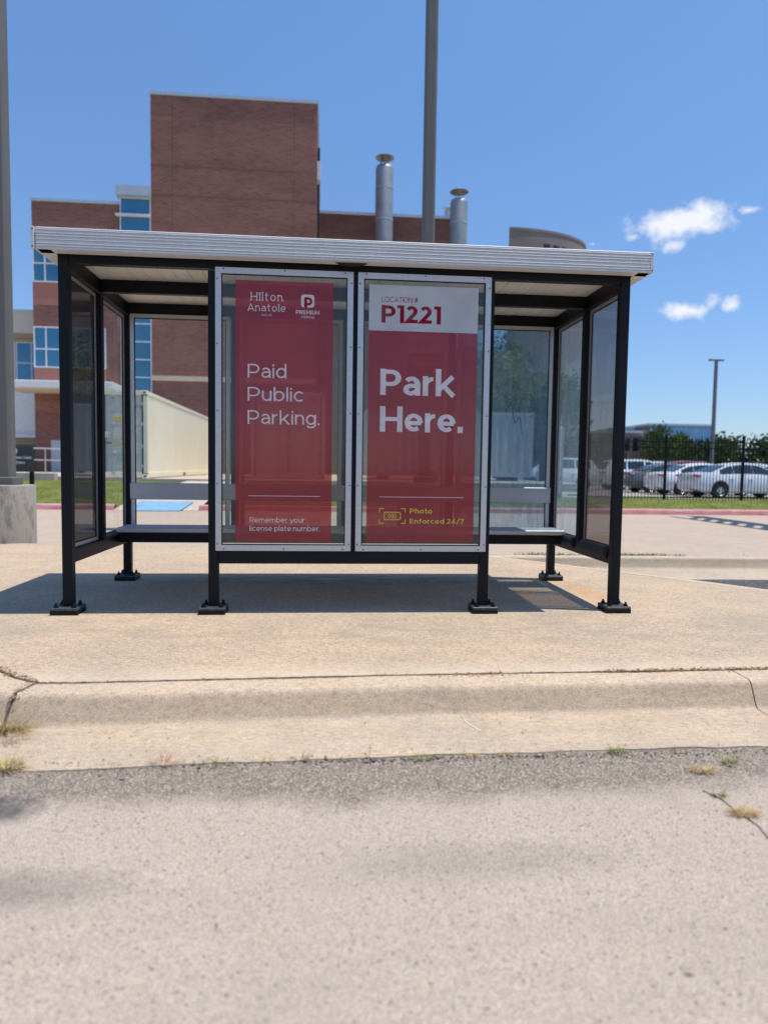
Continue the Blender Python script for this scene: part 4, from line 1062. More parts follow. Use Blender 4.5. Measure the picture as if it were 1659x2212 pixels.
# lower beige neighbour on the far left
NX_, NY_ = -20, 32.6
nb = thing('beige_building', 'low beige building at far left with blue windows above the entrance', 'building', (NX_, NY_, BZ))
def nbx(name, x0, x1, y0, y1, z0, z1, mat, par=None): return MB().box(x0 - NX_, x1 - NX_, y0 - NY_, y1 - NY_, z0 - BZ, z1 - BZ).build(name, mat, par or nb)
nbx('wall', -30, -14.37, 33.0, 45, BZ, 8.6, m_beige); nbx('parapet', -30, -14.37, 32.6, 33, 7.55, 8.62, m_beige); nbx('coping', -30, -14.37, 32.55, 45, 8.621, 8.72, m_cop)
nbx('soffit', -30, -14.37, 32.62, 32.99, 7.3, 7.549, m_tanp)
for i in range(5):
    x1 = -14.5 - i * 1.55
    fr_ = nbx('window', x1 - 1.5, x1, 32.9, 32.99, 5.0, 7.15, m_white)
    for k, (a0, a1, b0, b1) in enumerate(((x1 - 1.44, x1 - .78, 5.06, 6.05), (x1 - .72, x1 - .06, 5.06, 6.05), (x1 - 1.44, x1 - .78, 6.11, 7.09), (x1 - .72, x1 - .06, 6.11, 7.09))):
        nbx('pane', a0, a1, 32.88, 32.895, b0, b1, m_wing, fr_)
nbx('entrance_panel', -22, -14.5, 32.6, 32.9, 2.45, 4.6, m_white); nbx('fascia', -22, -14.45, 32.4, 32.6, 2.25, 2.44, m_white); nbx('tan_band', -22, -14.45, 32.7, 32.9, 1.9, 2.24, m_tanp)
ew = nbx('window', -22, -14.45, 32.75, 32.9, BZ, 1.899, m_wdark)
for x in (-14.5, -14.95, -16.2, -17.5): nbx('mullion', x - .04, x + .04, 32.70, 32.749, BZ, 1.89, m_cop, ew)

# hospital-like drum far behind, right of the stacks
m_drum = plain('tan_brick', (.235, .19, .17), .9, var=.08, scale=.3)
dr = thing('round_building', 'distant tan building with a curved top floor above the shelter roof', 'building', (26.8, 108.6, -.3))
RXd, RYd, ZDr = 14.9, 9.6, 37.0
poly = [(3.4, 0)] + [(RXd * math.sin(R(a)), -RYd * math.cos(R(a))) for a in range(0, 91, 5)]
MB().prism(poly, 'z', 0, ZDr).build('wall', m_drum, dr, smooth=30)
MB().prism([(u * 1.008, v * 1.008) for u, v in poly], 'z', ZDr + .01, ZDr + .4).build('coping', m_drum, dr)
for a in (24, 31, 38, 45, 52.5, 60, 68):
    p = Vector((RXd * math.sin(R(a)), -RYd * math.cos(R(a)))); tq = Vector((RXd * math.cos(R(a)), RYd * math.sin(R(a)))).normalized(); nq = Vector((tq.y, -tq.x)) * .1; tq = tq * .5
    for zz in (34.0, 29.5):
        w_ = MB(); q_ = [p - tq - nq, p + tq - nq, p + tq + nq, p - tq + nq]
        w_.add([(*v, zz) for v in q_] + [(*v, zz + 1.35) for v in q_], [(0, 1, 2, 3), (4, 5, 6, 7), (0, 1, 5, 4), (1, 2, 6, 5), (2, 3, 7, 6), (3, 0, 4, 7)])
        w_.build('window', m_wdark, dr)
# skyline to the right
def far_building(name, label, x0, x1, y, d, z1, mat, rows=0, cols=0, gm=None):
    t = thing(name, label, 'building', ((x0 + x1) / 2, y, -.3)); hw = (x1 - x0) / 2
    MB().box(-hw, hw, 0, d, 0, z1 + .3).build('wall', mat, t); MB().box(-hw - .1, hw + .1, -.1, d, z1 + .301, z1 + .65).build('coping', m_cop, t)
    for i in range(cols):
        for j in range(rows):
            a = -hw + (i + .18) * 2 * hw / cols; b = -hw + (i + .82) * 2 * hw / cols; zz = (j + .25) * (z1 + .3) / rows
            MB().box(a, b, -.06, .05, zz, zz + .55 * (z1 + .3) / rows).build('window', gm or m_wdark, t)
    return t
m_far_brown = plain('far_brown_brick', (.26, .19, .16), .9, scale=.3); m_far_maroon = plain('far_maroon_brick', (.17, .09, .09), .9, scale=.3); m_far_glass = win_glass('far_blue_glass', (.10, .26, .46), .15)
far_building('office_building', 'distant brown brick building just right of the shelter', 38.5, 45.4, 90, 14, 6.4, m_far_brown, 2, 5)
far_building('office_building', 'distant dark maroon brick block in front of the glass building', 44.2, 50, 87, 8, 5.6, m_far_maroon, 2, 4)
far_building('office_building', 'distant pale beige block peeking above the brown brick building', 47.5, 50.2, 105, 10, 7.9, m_beige, 2, 3)
g_ = far_building('glass_building', 'distant blue glass office block on the right skyline', 50.1, 60.2, 100, 16, 8.2, m_far_brown)
MB().box(-5.05, 5.05, -.25, -.05, 4.4, 8.3).build('glass_wall', m_far_glass, g_)
for i in range(8): MB().box(-5 + i * 1.43 - .04, -5 + i * 1.43 + .04, -.3, -.251, 4.4, 8.3).build('mullion', m_cop, g_)

# ------------------------------------------------------------------ black steel fence, gate post, railing, wall, sign
fx = thing('metal_fence', 'black picket fence along the grass in front of the parked cars', 'fence', (6.5, 14.5, .05))
def fence_run(root, x0, n, bay, h=1.93, dz=lambda x: 0):
    for i in range(n + 1):
        x = x0 + i * bay; z = dz(x)
        p = MB().box(x - .035, x + .035, -.035, .035, -.15 + z, h + z, .006); p.lathe([(.05, h + z), (.04, h + z + .03), (0, h + z + .05)], (x, 0, 0), 8); p.build('post', m_black, root)
        if i == n: break
        m = MB(); k = int(bay / .094); pm = bay / k
        for j in range(1, k):
            xx = x + j * pm; m.box(xx - .0065, xx + .0065, -.0065, .0065, .05 + z, h - .05 + z); m.lathe([(.0092, h - .05 + z), (0, h + .02 + z)], (xx, 0, 0), 4)
        for zz in (.17, h - .35, h - .18): m.box(x + .036, x + bay - .036, -.011, .011, zz + z, zz + .028 + z)
        m.build('fence_panel', m_black, root)
fence_run(fx, .66, 5, 2.31)
MB().box(.14, .62, -.012, .012, .20, .236).build('rail', m_black, fx)
gx = thing('metal_fence', 'short black picket fence running back from the pale ribbed container', 'fence', (7.62, 20.2, .25), R(68))
fence_run(gx, 0, 2, 1.9, 2.05)
bo = MB(); bo.tube((0, 0, -.2), (0, 0, 1.98), .083, n=18); bo.lathe([(.083, 1.98), (.07, 2.03), (0, 2.06)], n=18)
tag(bo.build('pipe_post', plain('dull_galvanised', (.27, .30, .33), .5, .3), None, smooth=50, loc=(6.36, 14.4, .12)), 'thick galvanised pipe post at the left end of the black fence', 'post')
hr = thing('handrail', 'grey metal handrail beside the brick building entrance', 'handrail', (-11, 25, BZ))
m_ = MB(); m_.tube((-1.35, 0, 1.03), (2.2, 0, .98), .032, n=10); m_.build('rail', m_rod, hr, smooth=True)
m_ = MB(); m_.tube((-1.35, 0, .55), (2.2, 0, .53), .026, n=10); m_.build('rail', m_rod, hr, smooth=True)
for x in (-1.3, -.58, .3, 1.2, 2.1): MB().tube((x, 0, 0), (x, 0, 1.0), .026, n=10).build('baluster', m_rod, hr, smooth=True)
rw = MB(); rw.box(-20, -7.92, 16.18, 16.449, .1, .68, .015)
tag(rw.build('retaining_wall', m_terrace), 'low concrete retaining wall behind the sloping grass at left', 'wall')
sg = thing('sign', 'small black sign with blurred white lettering beside the left lamp post', 'sign', (-7.4, 12.5, .1))
MB().box(-.40, .38, -.02, .02, .64, 1.245, .004).build('panel', plain('sign_black', (.03, .034, .042), .5), sg)
for x in (-.32, .32): MB().box(x - .045, x + .045, .021, .09, -.1, 1.2, .004).build('post', m_black, sg)
e_ = MB(); e_.add([(x, -.022, z) for x, z in arc(-.02, 1.13, .055, .07, 0, 360, 20)[:-1]], [tuple(range(20))]); e_.build('emblem', m_stone, sg)
text_mb('Fitness Center', -.05, .945, .07, -.022, w=.2, width=.40).build('lettering', m_white, sg); text_mb('Entrance', -.05, .83, .07, -.022, w=.2, width=.25).build('lettering', m_white, sg)

# small hydrants on the terrace edge
m_hyd = plain('blue_hydrant_paint', (.06, .09, .30), .45); m_hydc = plain('hydrant_cap', (.55, .56, .6), .4)
def hydrant(label, x, y, z):
    t = thing('fire_hydrant', label, 'hydrant', (x, y, z), 0, 'hydrants')
    b = MB(); b.lathe([(.12, 0), (.12, .03), (.085, .035), (.085, .3), (.11, .31), (.11, .335), (.09, .34), (.075, .40), (.03, .44), (.0, .445)], n=18); b.build('barrel', m_hyd, t, smooth=50)
    for s in (-1, 1): MB().tube((s * .08, 0, .23), (s * .15, 0, .23), .042, n=12).build('outlet_cap', m_hydc, t)
    MB().tube((0, -.08, .2), (0, -.16, .2), .055, n=12).build('outlet_cap', m_hydc, t); MB().tube((0, 0, .44), (0, 0, .475), .018, n=6).build('top_nut', m_hydc, t)
    return t
hydrant('small blue hydrant in front of the cream container doors', -7.2, 16.25, .42)
hydrant('small blue hydrant seen through the Park Here poster', 3.15, 16.2, .38)

# unseen gantry added beyond the right edge to cast the slatted driveway shadow
gt = thing('added_gantry', 'unseen steel gantry added beyond the right edge to cast the slatted driveway shadow', 'gantry', (10.6, 4, ZD))
MB().box(-.58, -.46, -8, 6.1, 8.9, 9.0).build('girder', m_pole, gt); MB().box(-.06, .34, -8, 6.3, 8.9, 9.0).build('girder', m_pole, gt)
for i in range(28):
    y0 = 5.16 - i * .49; q_ = [(-.459, y0), (-.061, y0 + .52), (-.061, y0 + .52 + .25), (-.459, y0 + .25)]
    MB().prism(q_, 'z', 8.92, 8.98).build('lattice_bar', m_pole, gt)
for y in (-8, -3): MB().box(-.15, .15, y, y + .3, 0, 8.899).build('column', m_pole, gt)

# ------------------------------------------------------------------ cars
def paint(name, c, rough=.28, metal=.0):
    t = NT(name); t.color(c); t.set(Roughness=rough, Metallic=metal, Specular_IOR_Level=.5)
    t.p.inputs['Coat Weight'].default_value = .7; t.p.inputs['Coat Roughness'].default_value = .05
    return t.m
m_carwhite = paint('white_car_paint', (.84, .86, .88)); m_carsilver = paint('silver_car_paint', (.70, .72, .75), .3, .15); m_cardark = paint('dark_blue_car_paint', (.03, .045, .08)); m_carblack = paint('black_car_paint', (.015, .016, .018)); m_carred = paint('red_car_paint', (.35, .03, .03)); m_cargrey = paint('grey_car_paint', (.16, .17, .18), .3, .4)
m_carglass = win_glass('car_window_glass', (.03, .05, .06)); m_tyre = plain('tyre_rubber', (.018, .018, .019), .85); m_rim = plain('alloy_rim', (.46, .47, .49), .35, .8)
m_tail = plain('tail_light', (.45, .012, .012), .2); m_head = plain('head_light', (.7, .72, .74), .15); m_trim = plain('black_trim', (.02, .02, .022), .6); m_plate_w = plain('number_plate', (.65, .66, .68), .5)
def make_car(label, loc, rz, mat, kind='sedan', name='parked_car', group='cars parked beyond the fence'):
    t = thing(name, label, 'car', loc, rz, group)
    suv = kind == 'suv'
    Lc, Wc = (4.75, .95) if suv else (4.85, .92)
    dz = .14 if suv else 0
    # stations: x, sill z, shoulder z, deck z, half width
    if suv: st = [(0, .55, .86, .98, .74), (.07, .36, .92, 1.08, .88), (.4, .28, .94, 1.12, .94), (1.5, .27, .94, 1.14, .95), (3.2, .27, .93, 1.12, .95), (3.7, .28, .92, 1.10, .94), (4.3, .30, .86, 1.02, .91), (4.66, .36, .76, .90, .80), (4.75, .5, .68, .76, .66)]
    else: st = [(0, .50, .78, .90, .70), (.06, .33, .82, .98, .84), (.35, .22, .84, 1.02, .90), (1.3, .20, .82, .97, .92), (3.1, .20, .80, .95, .92), (3.75, .20, .79, .96, .91), (4.4, .22, .72, .84, .88), (4.76, .30, .60, .70, .76), (4.85, .42, .54, .60, .60)]
    m = MB(); rows = []
    for x, z0, zs, zd, w in st:
        rows.append([(x, 0, z0), (x, w * .86, z0), (x, w * .98, z0 + .10), (x, w, (z0 + zs) / 2), (x, w * .985, zs), (x, w * .90, zd - .015), (x, w * .55, zd + .012), (x, 0, zd + .02)])
    k = len(rows[0])
    for s in (1, -1):
        o = len(m.v)
        for r in rows: m.v += [(x, y * s, z) for x, y, z in r]
        for i in range(len(rows) - 1):
            for j in range(k - 1): m.f.append((o + i * k + j, o + (i + 1) * k + j, o + (i + 1) * k + j + 1, o + i * k + j + 1))
        m.f.append(tuple(o + j for j in range(k))); m.f.append(tuple(o + (len(rows) - 1) * k + j for j in range(k)))
    m.build('body', mat, t, smooth=35)
    # greenhouse: profile at the top centre line and width
    if suv: gp = [(.12, 1.08, .84), (.42, 1.58, .70), (.9, 1.68, .68), (2.2, 1.71, .68), (2.75, 1.66, .68), (3.62, 1.10, .82)]
    else: gp = [(.62, 1.0, .80), (1.45, 1.36, .62), (1.95, 1.44, .60), (2.35, 1.455, .60), (2.75, 1.42, .61), (3.72, .955, .80)]
    zb = 1.09 if suv else .955
    g = MB(); n = len(gp)
    for s in (1, -1):
        o = len(g.v)
        for x, z, w in gp: g.v += [(x, s * (.86 if suv else .83), zb - .03), (x, s * w, z - .02), (x, s * w * .7, z + .012), (x, 0, z + .02)]
        for i in range(n - 1):
            for j in range(3): g.f.append((o + i * 4 + j, o + i * 4 + 4 + j, o + i * 4 + 5 + j, o + i * 4 + 1 + j))
    gh = g.build('cabin', mat, t, smooth=35)
    def side_pt(u, x):   # point on the cabin side at station x, u from 0 (belt) to 1 (roof edge)
        for a, b in zip(gp[:-1], gp[1:]):
            if a[0] <= x <= b[0]:
                q = (x - a[0]) / (b[0] - a[0]); z = a[1] + (b[1] - a[1]) * q; w = a[2] + (b[2] - a[2]) * q
                wb = .86 if suv else .83
                return (x, wb + (w - wb) * u + .008, zb - .03 + (z - .02 - zb + .03) * u)
    spl = ((.55, 1.32), (1.40, 2.36), (2.44, 3.30)) if suv else ((1.05, 1.63), (1.65, 2.46), (2.48, 3.36))
    for s in (1, -1):
        for a, b in spl:
            w_ = MB(); N = 6; xs = [a + (b - a) * i / N for i in range(N + 1)]
            up = [side_pt(.88, x) for x in xs]; lo = [side_pt(.16, x) for x in xs]
            w_.v = [(x, s * y, z) for x, y, z in lo + up]; w_.f = [(i, i + 1, N + 2 + i, N + 1 + i) for i in range(N)]
            w_.build('side_window', m_carglass, t)
        MB().box(.02 if suv else .0, .16 if suv else .22, *sorted((s * .55, s * (.885 if suv else .875))), .85 + dz * .6, .94 + dz * .6, .03).build('tail_light', m_tail, t)
        MB().box(4.45, 4.72, *sorted((s * .52, s * .86)), .62 + dz, .73 + dz, .03).build('headlight', m_head, t)
        MB().box(3.22, 3.36, *sorted((s * .92, s * 1.08)), .98 + dz, 1.09 + dz, .03).build('wing_mirror', mat, t)
        for x in (2.32, 1.5): MB().box(x - .1, x + .1, *sorted((s * (Wc - .03), s * (Wc + .015))), .77 + dz, .795 + dz, .005).build('door_handle', mat, t)
    for a, b, nm in ((0, 1, 'rear_window'), (n - 2, n - 1, 'windscreen')):
        p, q = gp[a], gp[b]; w_ = MB(); off = .014
        w_.add([(p[0] + (q[0] - p[0]) * u, y * wv, p[1] + (q[1] - p[1]) * u + off + .012) for u, wv in ((.10, (p[2] * .9 + q[2] * .1) * .86), (.92, (p[2] * .08 + q[2] * .92) * .86)) for y in (-1, 1)], [(0, 1, 3, 2)])
        w_.build(nm, m_carglass, t)
    wr = .355 if suv else .335
    for x in (.98 if suv else 1.02, 3.78 if suv else 3.86):
        for s in (1, -1):
            ar = MB(); ar.tube((x, s * (Wc - .20), wr + .02), (x, s * (Wc + .004), wr + .015), wr + .032, n=24); ar.build('wheel_arch', m_trim, t)
            wh = MB(); yy = s * (Wc - .09)
            wh.lathe([(wr * .74, yy + s * .105), (wr * .9, yy + s * .112), (wr, yy + s * .07), (wr, yy - s * .09)], (x, 0, wr), 24, 'y'); w_ = wh.build('wheel', m_tyre, t, smooth=40)
            rm = MB(); rm.lathe([(wr * .74, yy + s * .10), (wr * .70, yy + s * .085), (wr * .2, yy + s * .10), (0, yy + s * .104)], (x, 0, wr), 24, 'y')
            rm.build('rim', m_rim, w_)
            sp = MB()
            for i in range(5):
                a = i * 2 * math.pi / 5; b = a + .62
                sp.add([(x + wr * r_ * math.cos(c_), yy + s * .1065, wr + wr * r_ * math.sin(c_)) for r_, c_ in ((.30, a + .2), (.62, a + .16), (.62, b - .16), (.30, b - .2))], [(0, 1, 2, 3)])
            sp.build('rim_gaps', m_trim, w_)
    MB().box(-.035, .10, -.66, .66, .34 + dz * .5, .52 + dz * .5, .03).build('bumper', m_trim if suv else mat, t)
    MB().box(-.02, .012, -.26, .26, .70 + dz * .5, .82 + dz * .5, .004).build('number_plate', m_plate_w, t)
    if suv:
        for s in (-1, 1): MB().tube((.7, s * .56, 1.76), (2.6, s * .56, 1.755), .018, n=8).build('roof_rail', m_trim, t)
    return t
ZL = -.07
make_car('pale silver sedan with rear wheel in full view, nearest behind the fence', (15.0, 23.6, ZL), 0, m_carsilver)
make_car('white sedan parked right beside the nearest silver sedan, its red tail light showing', (14.85, 26.4, ZL), 0, m_carwhite)
make_car('white estate with dark windows parked beyond the two pale sedans', (15.2, 33.6, ZL), 0, m_carwhite, 'suv')
make_car('silver off-roader facing left, seen through the right side pane', (14.0, 31.0, ZL), R(180), m_carsilver, 'suv')
make_car('white tall vehicle whose pale roof shows above the white estate', (19.4, 39.0, ZL), R(4), m_carwhite, 'suv')
make_car('black off-roader in front of the nearest silver sedan', (20.9, 26.2, ZL), 0, m_carblack, 'suv')
make_car('silver sedan in the second row behind the nearest one', (20.4, 29.8, ZL), 0, m_carsilver)
make_car('grey sedan third in the front row, its rear showing left of the white one', (14.75, 29.2, ZL), 0, m_cargrey)
make_car('red hatchback far back in the car park', (23.8, 36.5, ZL), R(180), m_carred, 'suv')
make_car('white sedan in the far row at the right edge', (27.6, 36.5, ZL), R(180), m_carwhite)
make_car('white off-roader in the far row behind the second-row silver sedan', (27.4, 41.5, ZL), 0, m_carwhite, 'suv')
make_car('silver sedan in the far row near the slim light pole', (21.8, 42, ZL), 0, m_carsilver)
make_car('black sedan in the far row at left', (19.2, 46, ZL), 0, m_carblack)

# ------------------------------------------------------------------ trees
def leafmat(name, a, b):
    t = NT(name)
    oi = t.n.new('ShaderNodeNewGeometry')
    n = t.noise(.9, 4, .7)
    c = t.mix(t.ramp(n, [(.3, 0.), (.7, 1.)]), a, b)
    c = t.mix(1., c, t.ramp(oi.outputs['Random Per Island'], [(0, .65), (1, 1.3)]), 'MULTIPLY')
    t.color(c); 
    t.p.inputs['Transmission Weight'].default_value = 0
    tl = t.n.new('ShaderNodeBsdfTranslucent'); t.l.new(c, tl.inputs[0])
    mx = t.n.new('ShaderNodeMixShader'); mx.inputs[0].default_value = .3
    t.l.new(t.p.outputs[0], mx.inputs[1]); t.l.new(tl.outputs[0], mx.inputs[2]); t.l.new(mx.outputs[0], t.out.inputs[0])
    return t.set(Roughness=.7, Specular_IOR_Level=.2)
m_leaf = leafmat('leaf_green', (.055, .10, .022), (.12, .16, .035)); m_leaf_b = leafmat('leaf_bright', (.042, .08, .022), (.085, .125, .038)); m_leaf_d = leafmat('leaf_dark', (.028, .055, .018), (.055, .085, .025)); m_leaf_y = leafmat('leaf_olive', (.14, .18, .03), (.30, .31, .06))
m_bark = plain('bark', (.13, .095, .07), .95, var=.3, scale=6, bump=.4)
def tree(label, x, y, h, rx, mat, z=-.1, n=1500, leaf=.26, trunk_h=.28, seed=0, group='trees beyond the car park', lobes=9):
    rnd = random.Random(seed); t = thing('tree', label, 'tree', (x, y, z), 0, group)
    tk = MB(); th = h * trunk_h; tk.tube((0, 0, -.2), (0, 0, th), .035 * h * .6, .022 * h * .6, 9)
    cl = []
    for i in range(lobes):
        a = rnd.uniform(0, 6.28); rr = rx * rnd.uniform(.1, .62); zz = th + (h - th) * rnd.uniform(.22, .86)
        rr *= 1.15 - .55 * abs((zz - th) / (h - th) - .42)
        c = Vector((rr * math.cos(a), rr * math.sin(a), zz)); cl.append((c, rx * rnd.uniform(.3, .5)))
        tk.tube((0, 0, th * .85), c * .9 + Vector((0, 0, zz * .05)), .012 * h * .5, .004 * h * .5, 6)
    cl.append((Vector((0, 0, h - rx * .35)), rx * .36)); 
    tk.build('trunk', m_bark, t, smooth=50)
    m = MB(); per = n // len(cl)
    for c, r in cl:
        for i in range(per):
            d = Vector((rnd.gauss(0, 1), rnd.gauss(0, 1), rnd.gauss(0, .8))).normalized() * r * (rnd.random() ** .4) * rnd.uniform(.85, 1.25)
            p = c + d; s = leaf * rnd.uniform(.55, 1.3)
            u = Vector((rnd.gauss(0, 1), rnd.gauss(0, 1), rnd.gauss(0, .6))).normalized(); v = u.orthogonal().normalized(); v = (Matrix.Rotation(rnd.uniform(0, 6.28), 3, u) @ v)
            w = u.cross(v)
            m.add([p - v * s * .5, p + w * s * .32, p + v * s * .5, p - w * s * .32], [(0, 1, 2, 3)])
    m.build('crown', mat, t)
    return t
tree('tall olive tree behind the pale ribbed container', 12.0, 41, 9.2, 3.5, m_leaf_y, seed=3, n=2600, leaf=.3, lobes=13)
tree('rounded green tree seen through the right rear pane', 15.6, 44, 8.3, 3.1, m_leaf, seed=4, n=2200, leaf=.3, lobes=12)
tree('tallest dark green tree behind the right rear pane', 14.4, 54, 12.6, 4.6, m_leaf_d, seed=41, n=3000, leaf=.36, lobes=14)
tree('tall green tree left of the right rear corner post', 9.2, 47, 10.6, 3.6, m_leaf, seed=5, n=2400, leaf=.32, lobes=12)
tree('yellow-green tree seen through the right side pane', 17.6, 48, 8.0, 3.0, m_leaf_b, seed=6, n=2000, leaf=.32, lobes=11)
tree('dark tree just right of the shelter in front of the brown building', 31.8, 72, 5.7, 3.6, m_leaf_d, seed=7, n=1500, leaf=.4)
tree('bright green tree in front of the blue glass block', 37.2, 71, 6.3, 2.7, m_leaf_b, seed=8, n=1700, leaf=.36, lobes=11)
tree('second bright green tree beside the dark maroon block', 40.4, 73, 5.9, 2.3, m_leaf, seed=9, n=1500, leaf=.36)
for i, (x, y, h, r, lb) in enumerate(((44.2, 73, 4.3, 3.7, 'low dark tree right of the slim light pole'), (48.6, 77, 4.9, 4.2, 'dark spreading tree right of the low dark tree'), (52.0, 72, 5.2, 4.2, 'dark round tree near the right edge of the view'), (57.0, 76, 5.7, 4.8, 'large dark tree at the right edge of the view'), (47.0, 84, 4.9, 4.0, 'small dark tree below the blue glass block'))):
    tree(lb, x, y, h, r, m_leaf_d, seed=20 + i, n=2600, leaf=.46, trunk_h=.12, lobes=14)
tree('dark tree low behind the cars at left of the bright trees', 27.5, 75, 5.0, 3.3, m_leaf_d, seed=31, n=1300, leaf=.42, trunk_h=.15)
tree('dark tree behind the short picket fence', 22.5, 70, 6.4, 3.6, m_leaf_d, seed=32, n=1500, leaf=.42, trunk_h=.15)

# ------------------------------------------------------------------ weeds, litter, grass edging
def blade(m, p, d, L, w, rnd, bend=.4):
    p = Vector(p); d = Vector(d).normalized(); side = d.cross(Vector((0, 0, 1)))
    side = side.normalized() if side.length > .05 else Vector((1, 0, 0)); q = []
    out = Vector((d.x, d.y, 0)); 
    for i in range(4):
        t_ = i / 3; c = p + d * L * t_ + (out * .6 + Vector((0, 0, -.35))) * bend * L * t_ * t_; ww = w * (1 - t_ * .92) * .5
        q.append((c - side * ww, c + side * ww))
    o = len(m.v)
    for a, b in q: m.v += [tuple(a), tuple(b)]
    m.f += [(o + 2 * i, o + 2 * i + 1, o + 2 * i + 3, o + 2 * i + 2) for i in range(3)]
def grassmat(name, a, b):
    t = NT(name); g = t.n.new('ShaderNodeNewGeometry'); t.color(t.ramp(g.outputs['Random Per Island'], [(0, a), (1, b)])); return t.set(Roughness=.8, Specular_IOR_Level=.2)
m_straw = grassmat('dry_straw', (.40, .25, .11), (.58, .43, .22)); m_green = grassmat('weed_green', (.13, .16, .04), (.30, .30, .08)); m_mixg = grassmat('half_dry_grass', (.30, .29, .09), (.60, .42, .20)); m_redst = grassmat('reddish_stem', (.28, .12, .07), (.45, .26, .14))
def weed(label, x, y, z, r, h, n, mat, seed, up=.9, name='weed_tuft', cat='weed', group='weeds along the asphalt edge', w=.0028):
    rnd = random.Random(seed); m = MB()
    for i in range(n):
        a = rnd.uniform(0, 6.28); rr = r * rnd.random() ** .6
        blade(m, (rr * math.cos(a), rr * .55 * math.sin(a), 0), (math.cos(a) * rnd.uniform(.2, 1.2), math.sin(a) * rnd.uniform(.2, 1.), up * rnd.uniform(.3, 1.4)), h * rnd.uniform(.3, 1.1) * .8, w * rnd.uniform(.4, 1.3), rnd, rnd.uniform(.2, .9))
    return tag(m.build(name, mat, None, loc=(x, y, z)), label, cat, group)
ZS = ZA + .004
weed('big clump of dry straw and green grass in the broken kerb corner at left', -1.45, -1.66, ZA + .014, .085, .12, 800, m_mixg, 1, .75)
weed('flattened straw spilling from the kerb corner clump at left', -1.42, -1.75, ZA + .010, .09, .09, 600, m_straw, 2, .35)
weed('dry grass tuft at the left edge where the gutter meets the asphalt', -1.30, -2.0, ZS, .065, .075, 420, m_mixg, 3, .8)
weed('spiky reddish weed in the asphalt edge left of centre', -.745, -1.995, ZS, .03, .085, 46, m_redst, 4, .4, w=.003)
weed('low green weed beside the spiky reddish weed', -.55, -1.99, ZS, .05, .035, 90, m_green, 5, .6)
weed('small green sprig in the asphalt edge below the left poster', -.26, -1.982, ZS, .035, .05, 46, m_green, 6, 1.)
weed('lone upright stem in the asphalt edge near the centre', -.003, -1.972, ZS, .006, .085, 6, m_redst, 7, 2.5)
weed('tiny dry sprig left of the upright stem', -.12, -1.978, ZS, .02, .045, 24, m_mixg, 8, 1.)
weed('dark flat weed in the asphalt edge right of centre', .196, -1.99, ZS, .05, .03, 100, m_green, 9, .4)
weed('fine dry weed in the asphalt edge below the Park Here poster', .52, -1.975, ZS, .03, .03, 50, m_straw, 10, .6)
weed('yellow-green weed clump in the asphalt edge under the right post', .96, -1.968, ZS, .033, .04, 100, m_green, 11, .8)
weed('straw tuft growing out of the asphalt at right', 1.205, -2.145, ZS, .04, .045, 170, m_straw, 12, .45)
weed('green and red sprig behind the straw tuft at right', 1.343, -2.085, ZS, .035, .05, 80, m_green, 13, .7)
weed('thin upright stem near the straw tuft at right', 1.17, -2.0, ZS, .008, .1, 7, m_redst, 14, 2.5)
weed('small green sprig at the head of the asphalt crack', 1.154, -2.335, ZS, .018, .03, 70, m_green, 15, .8)
weed('long straw clump lying along the asphalt crack at right', 1.165, -2.455, ZS, .036, .042, 300, m_straw, 16, .4)
weed('faint green shoots in the asphalt edge at far left', -.945, -2.005, ZS, .05, .03, 60, m_green, 17, .7)
weed('tiny dry shoots right of the spiky reddish weed', -.38, -1.985, ZS, .03, .04, 40, m_mixg, 18, .8)
weed('sparse straw shoots at the gutter edge right of centre', .38, -1.98, ZS, .05, .03, 46, m_straw, 19, .7)
weed('short reddish shoots at the gutter edge near the right post', .74, -1.972, ZS, .05, .03, 40, m_redst, 20, .7)
# crack in the asphalt at right
ck = MB(); pts = [(1.12, -2.29), (1.15, -2.36), (1.152, -2.46), (1.165, -2.53), (1.145, -2.62), (1.16, -2.75)]
for q in stroke_poly(densify(pts, .03), .005): ck.add([(p.x + mnoise.noise(Vector((p.x * 40, p.y * 40, 0))) * .004, p.y, ZA + .0025) for p in q], [(0, 1, 2, 3)])
struct(ck.build('asphalt_crack', plain('crack_dirt', (.15, .125, .10), .95)))
sc_ = MB()
for q in stroke_poly(densify([(.42, -1.585), (.428, -1.63), (.424, -1.66), (.437, -1.70), (.452, -1.73), (.47, -1.77)], .008), .003): sc_.add([(p.x, p.y, -.1145 - .028 * (-1.56 - p.y)) for p in q], [(0, 1, 2, 3)])
sc_.build('paint_scratch', plain('chalk', (.72, .68, .62), .9))['kind'] = 'structure'
# broken asphalt crumbs and debris along the gutter edge
rnd = random.Random(5)
def pebble(m, x, y, z, s):
    v = [Vector((rnd.gauss(0, 1), rnd.gauss(0, 1), rnd.gauss(0, .7))).normalized() * s * rnd.uniform(.6, 1.2) for _ in range(7)]
    import bmesh
    bm = bmesh.new(); [bm.verts.new(p) for p in v]; bmesh.ops.convex_hull(bm, input=bm.verts); bm.verts.index_update(); bm.verts.ensure_lookup_table()
    m.add([(p.co.x + x, p.co.y + y, p.co.z * .7 + z) for p in bm.verts], [tuple(q.index for q in f.verts) for f in bm.faces]); bm.free()
pm = MB()
for i in range(420): pebble(pm, rnd.uniform(-1.5, 2.0), -1.985 + rnd.gauss(0, .012) + (abs(rnd.gauss(0, .05)) * -1 if rnd.random() < .5 else 0), ZA + .003, rnd.uniform(.002, .0075) * (1.6 if rnd.random() < .06 else 1))
for i in range(46): pebble(pm, rnd.choice((-.62, .03, .2, .3, -.1, .62)) + rnd.gauss(0, .05), -1.99 + rnd.gauss(0, .012), ZA + .004, rnd.uniform(.007, .013))
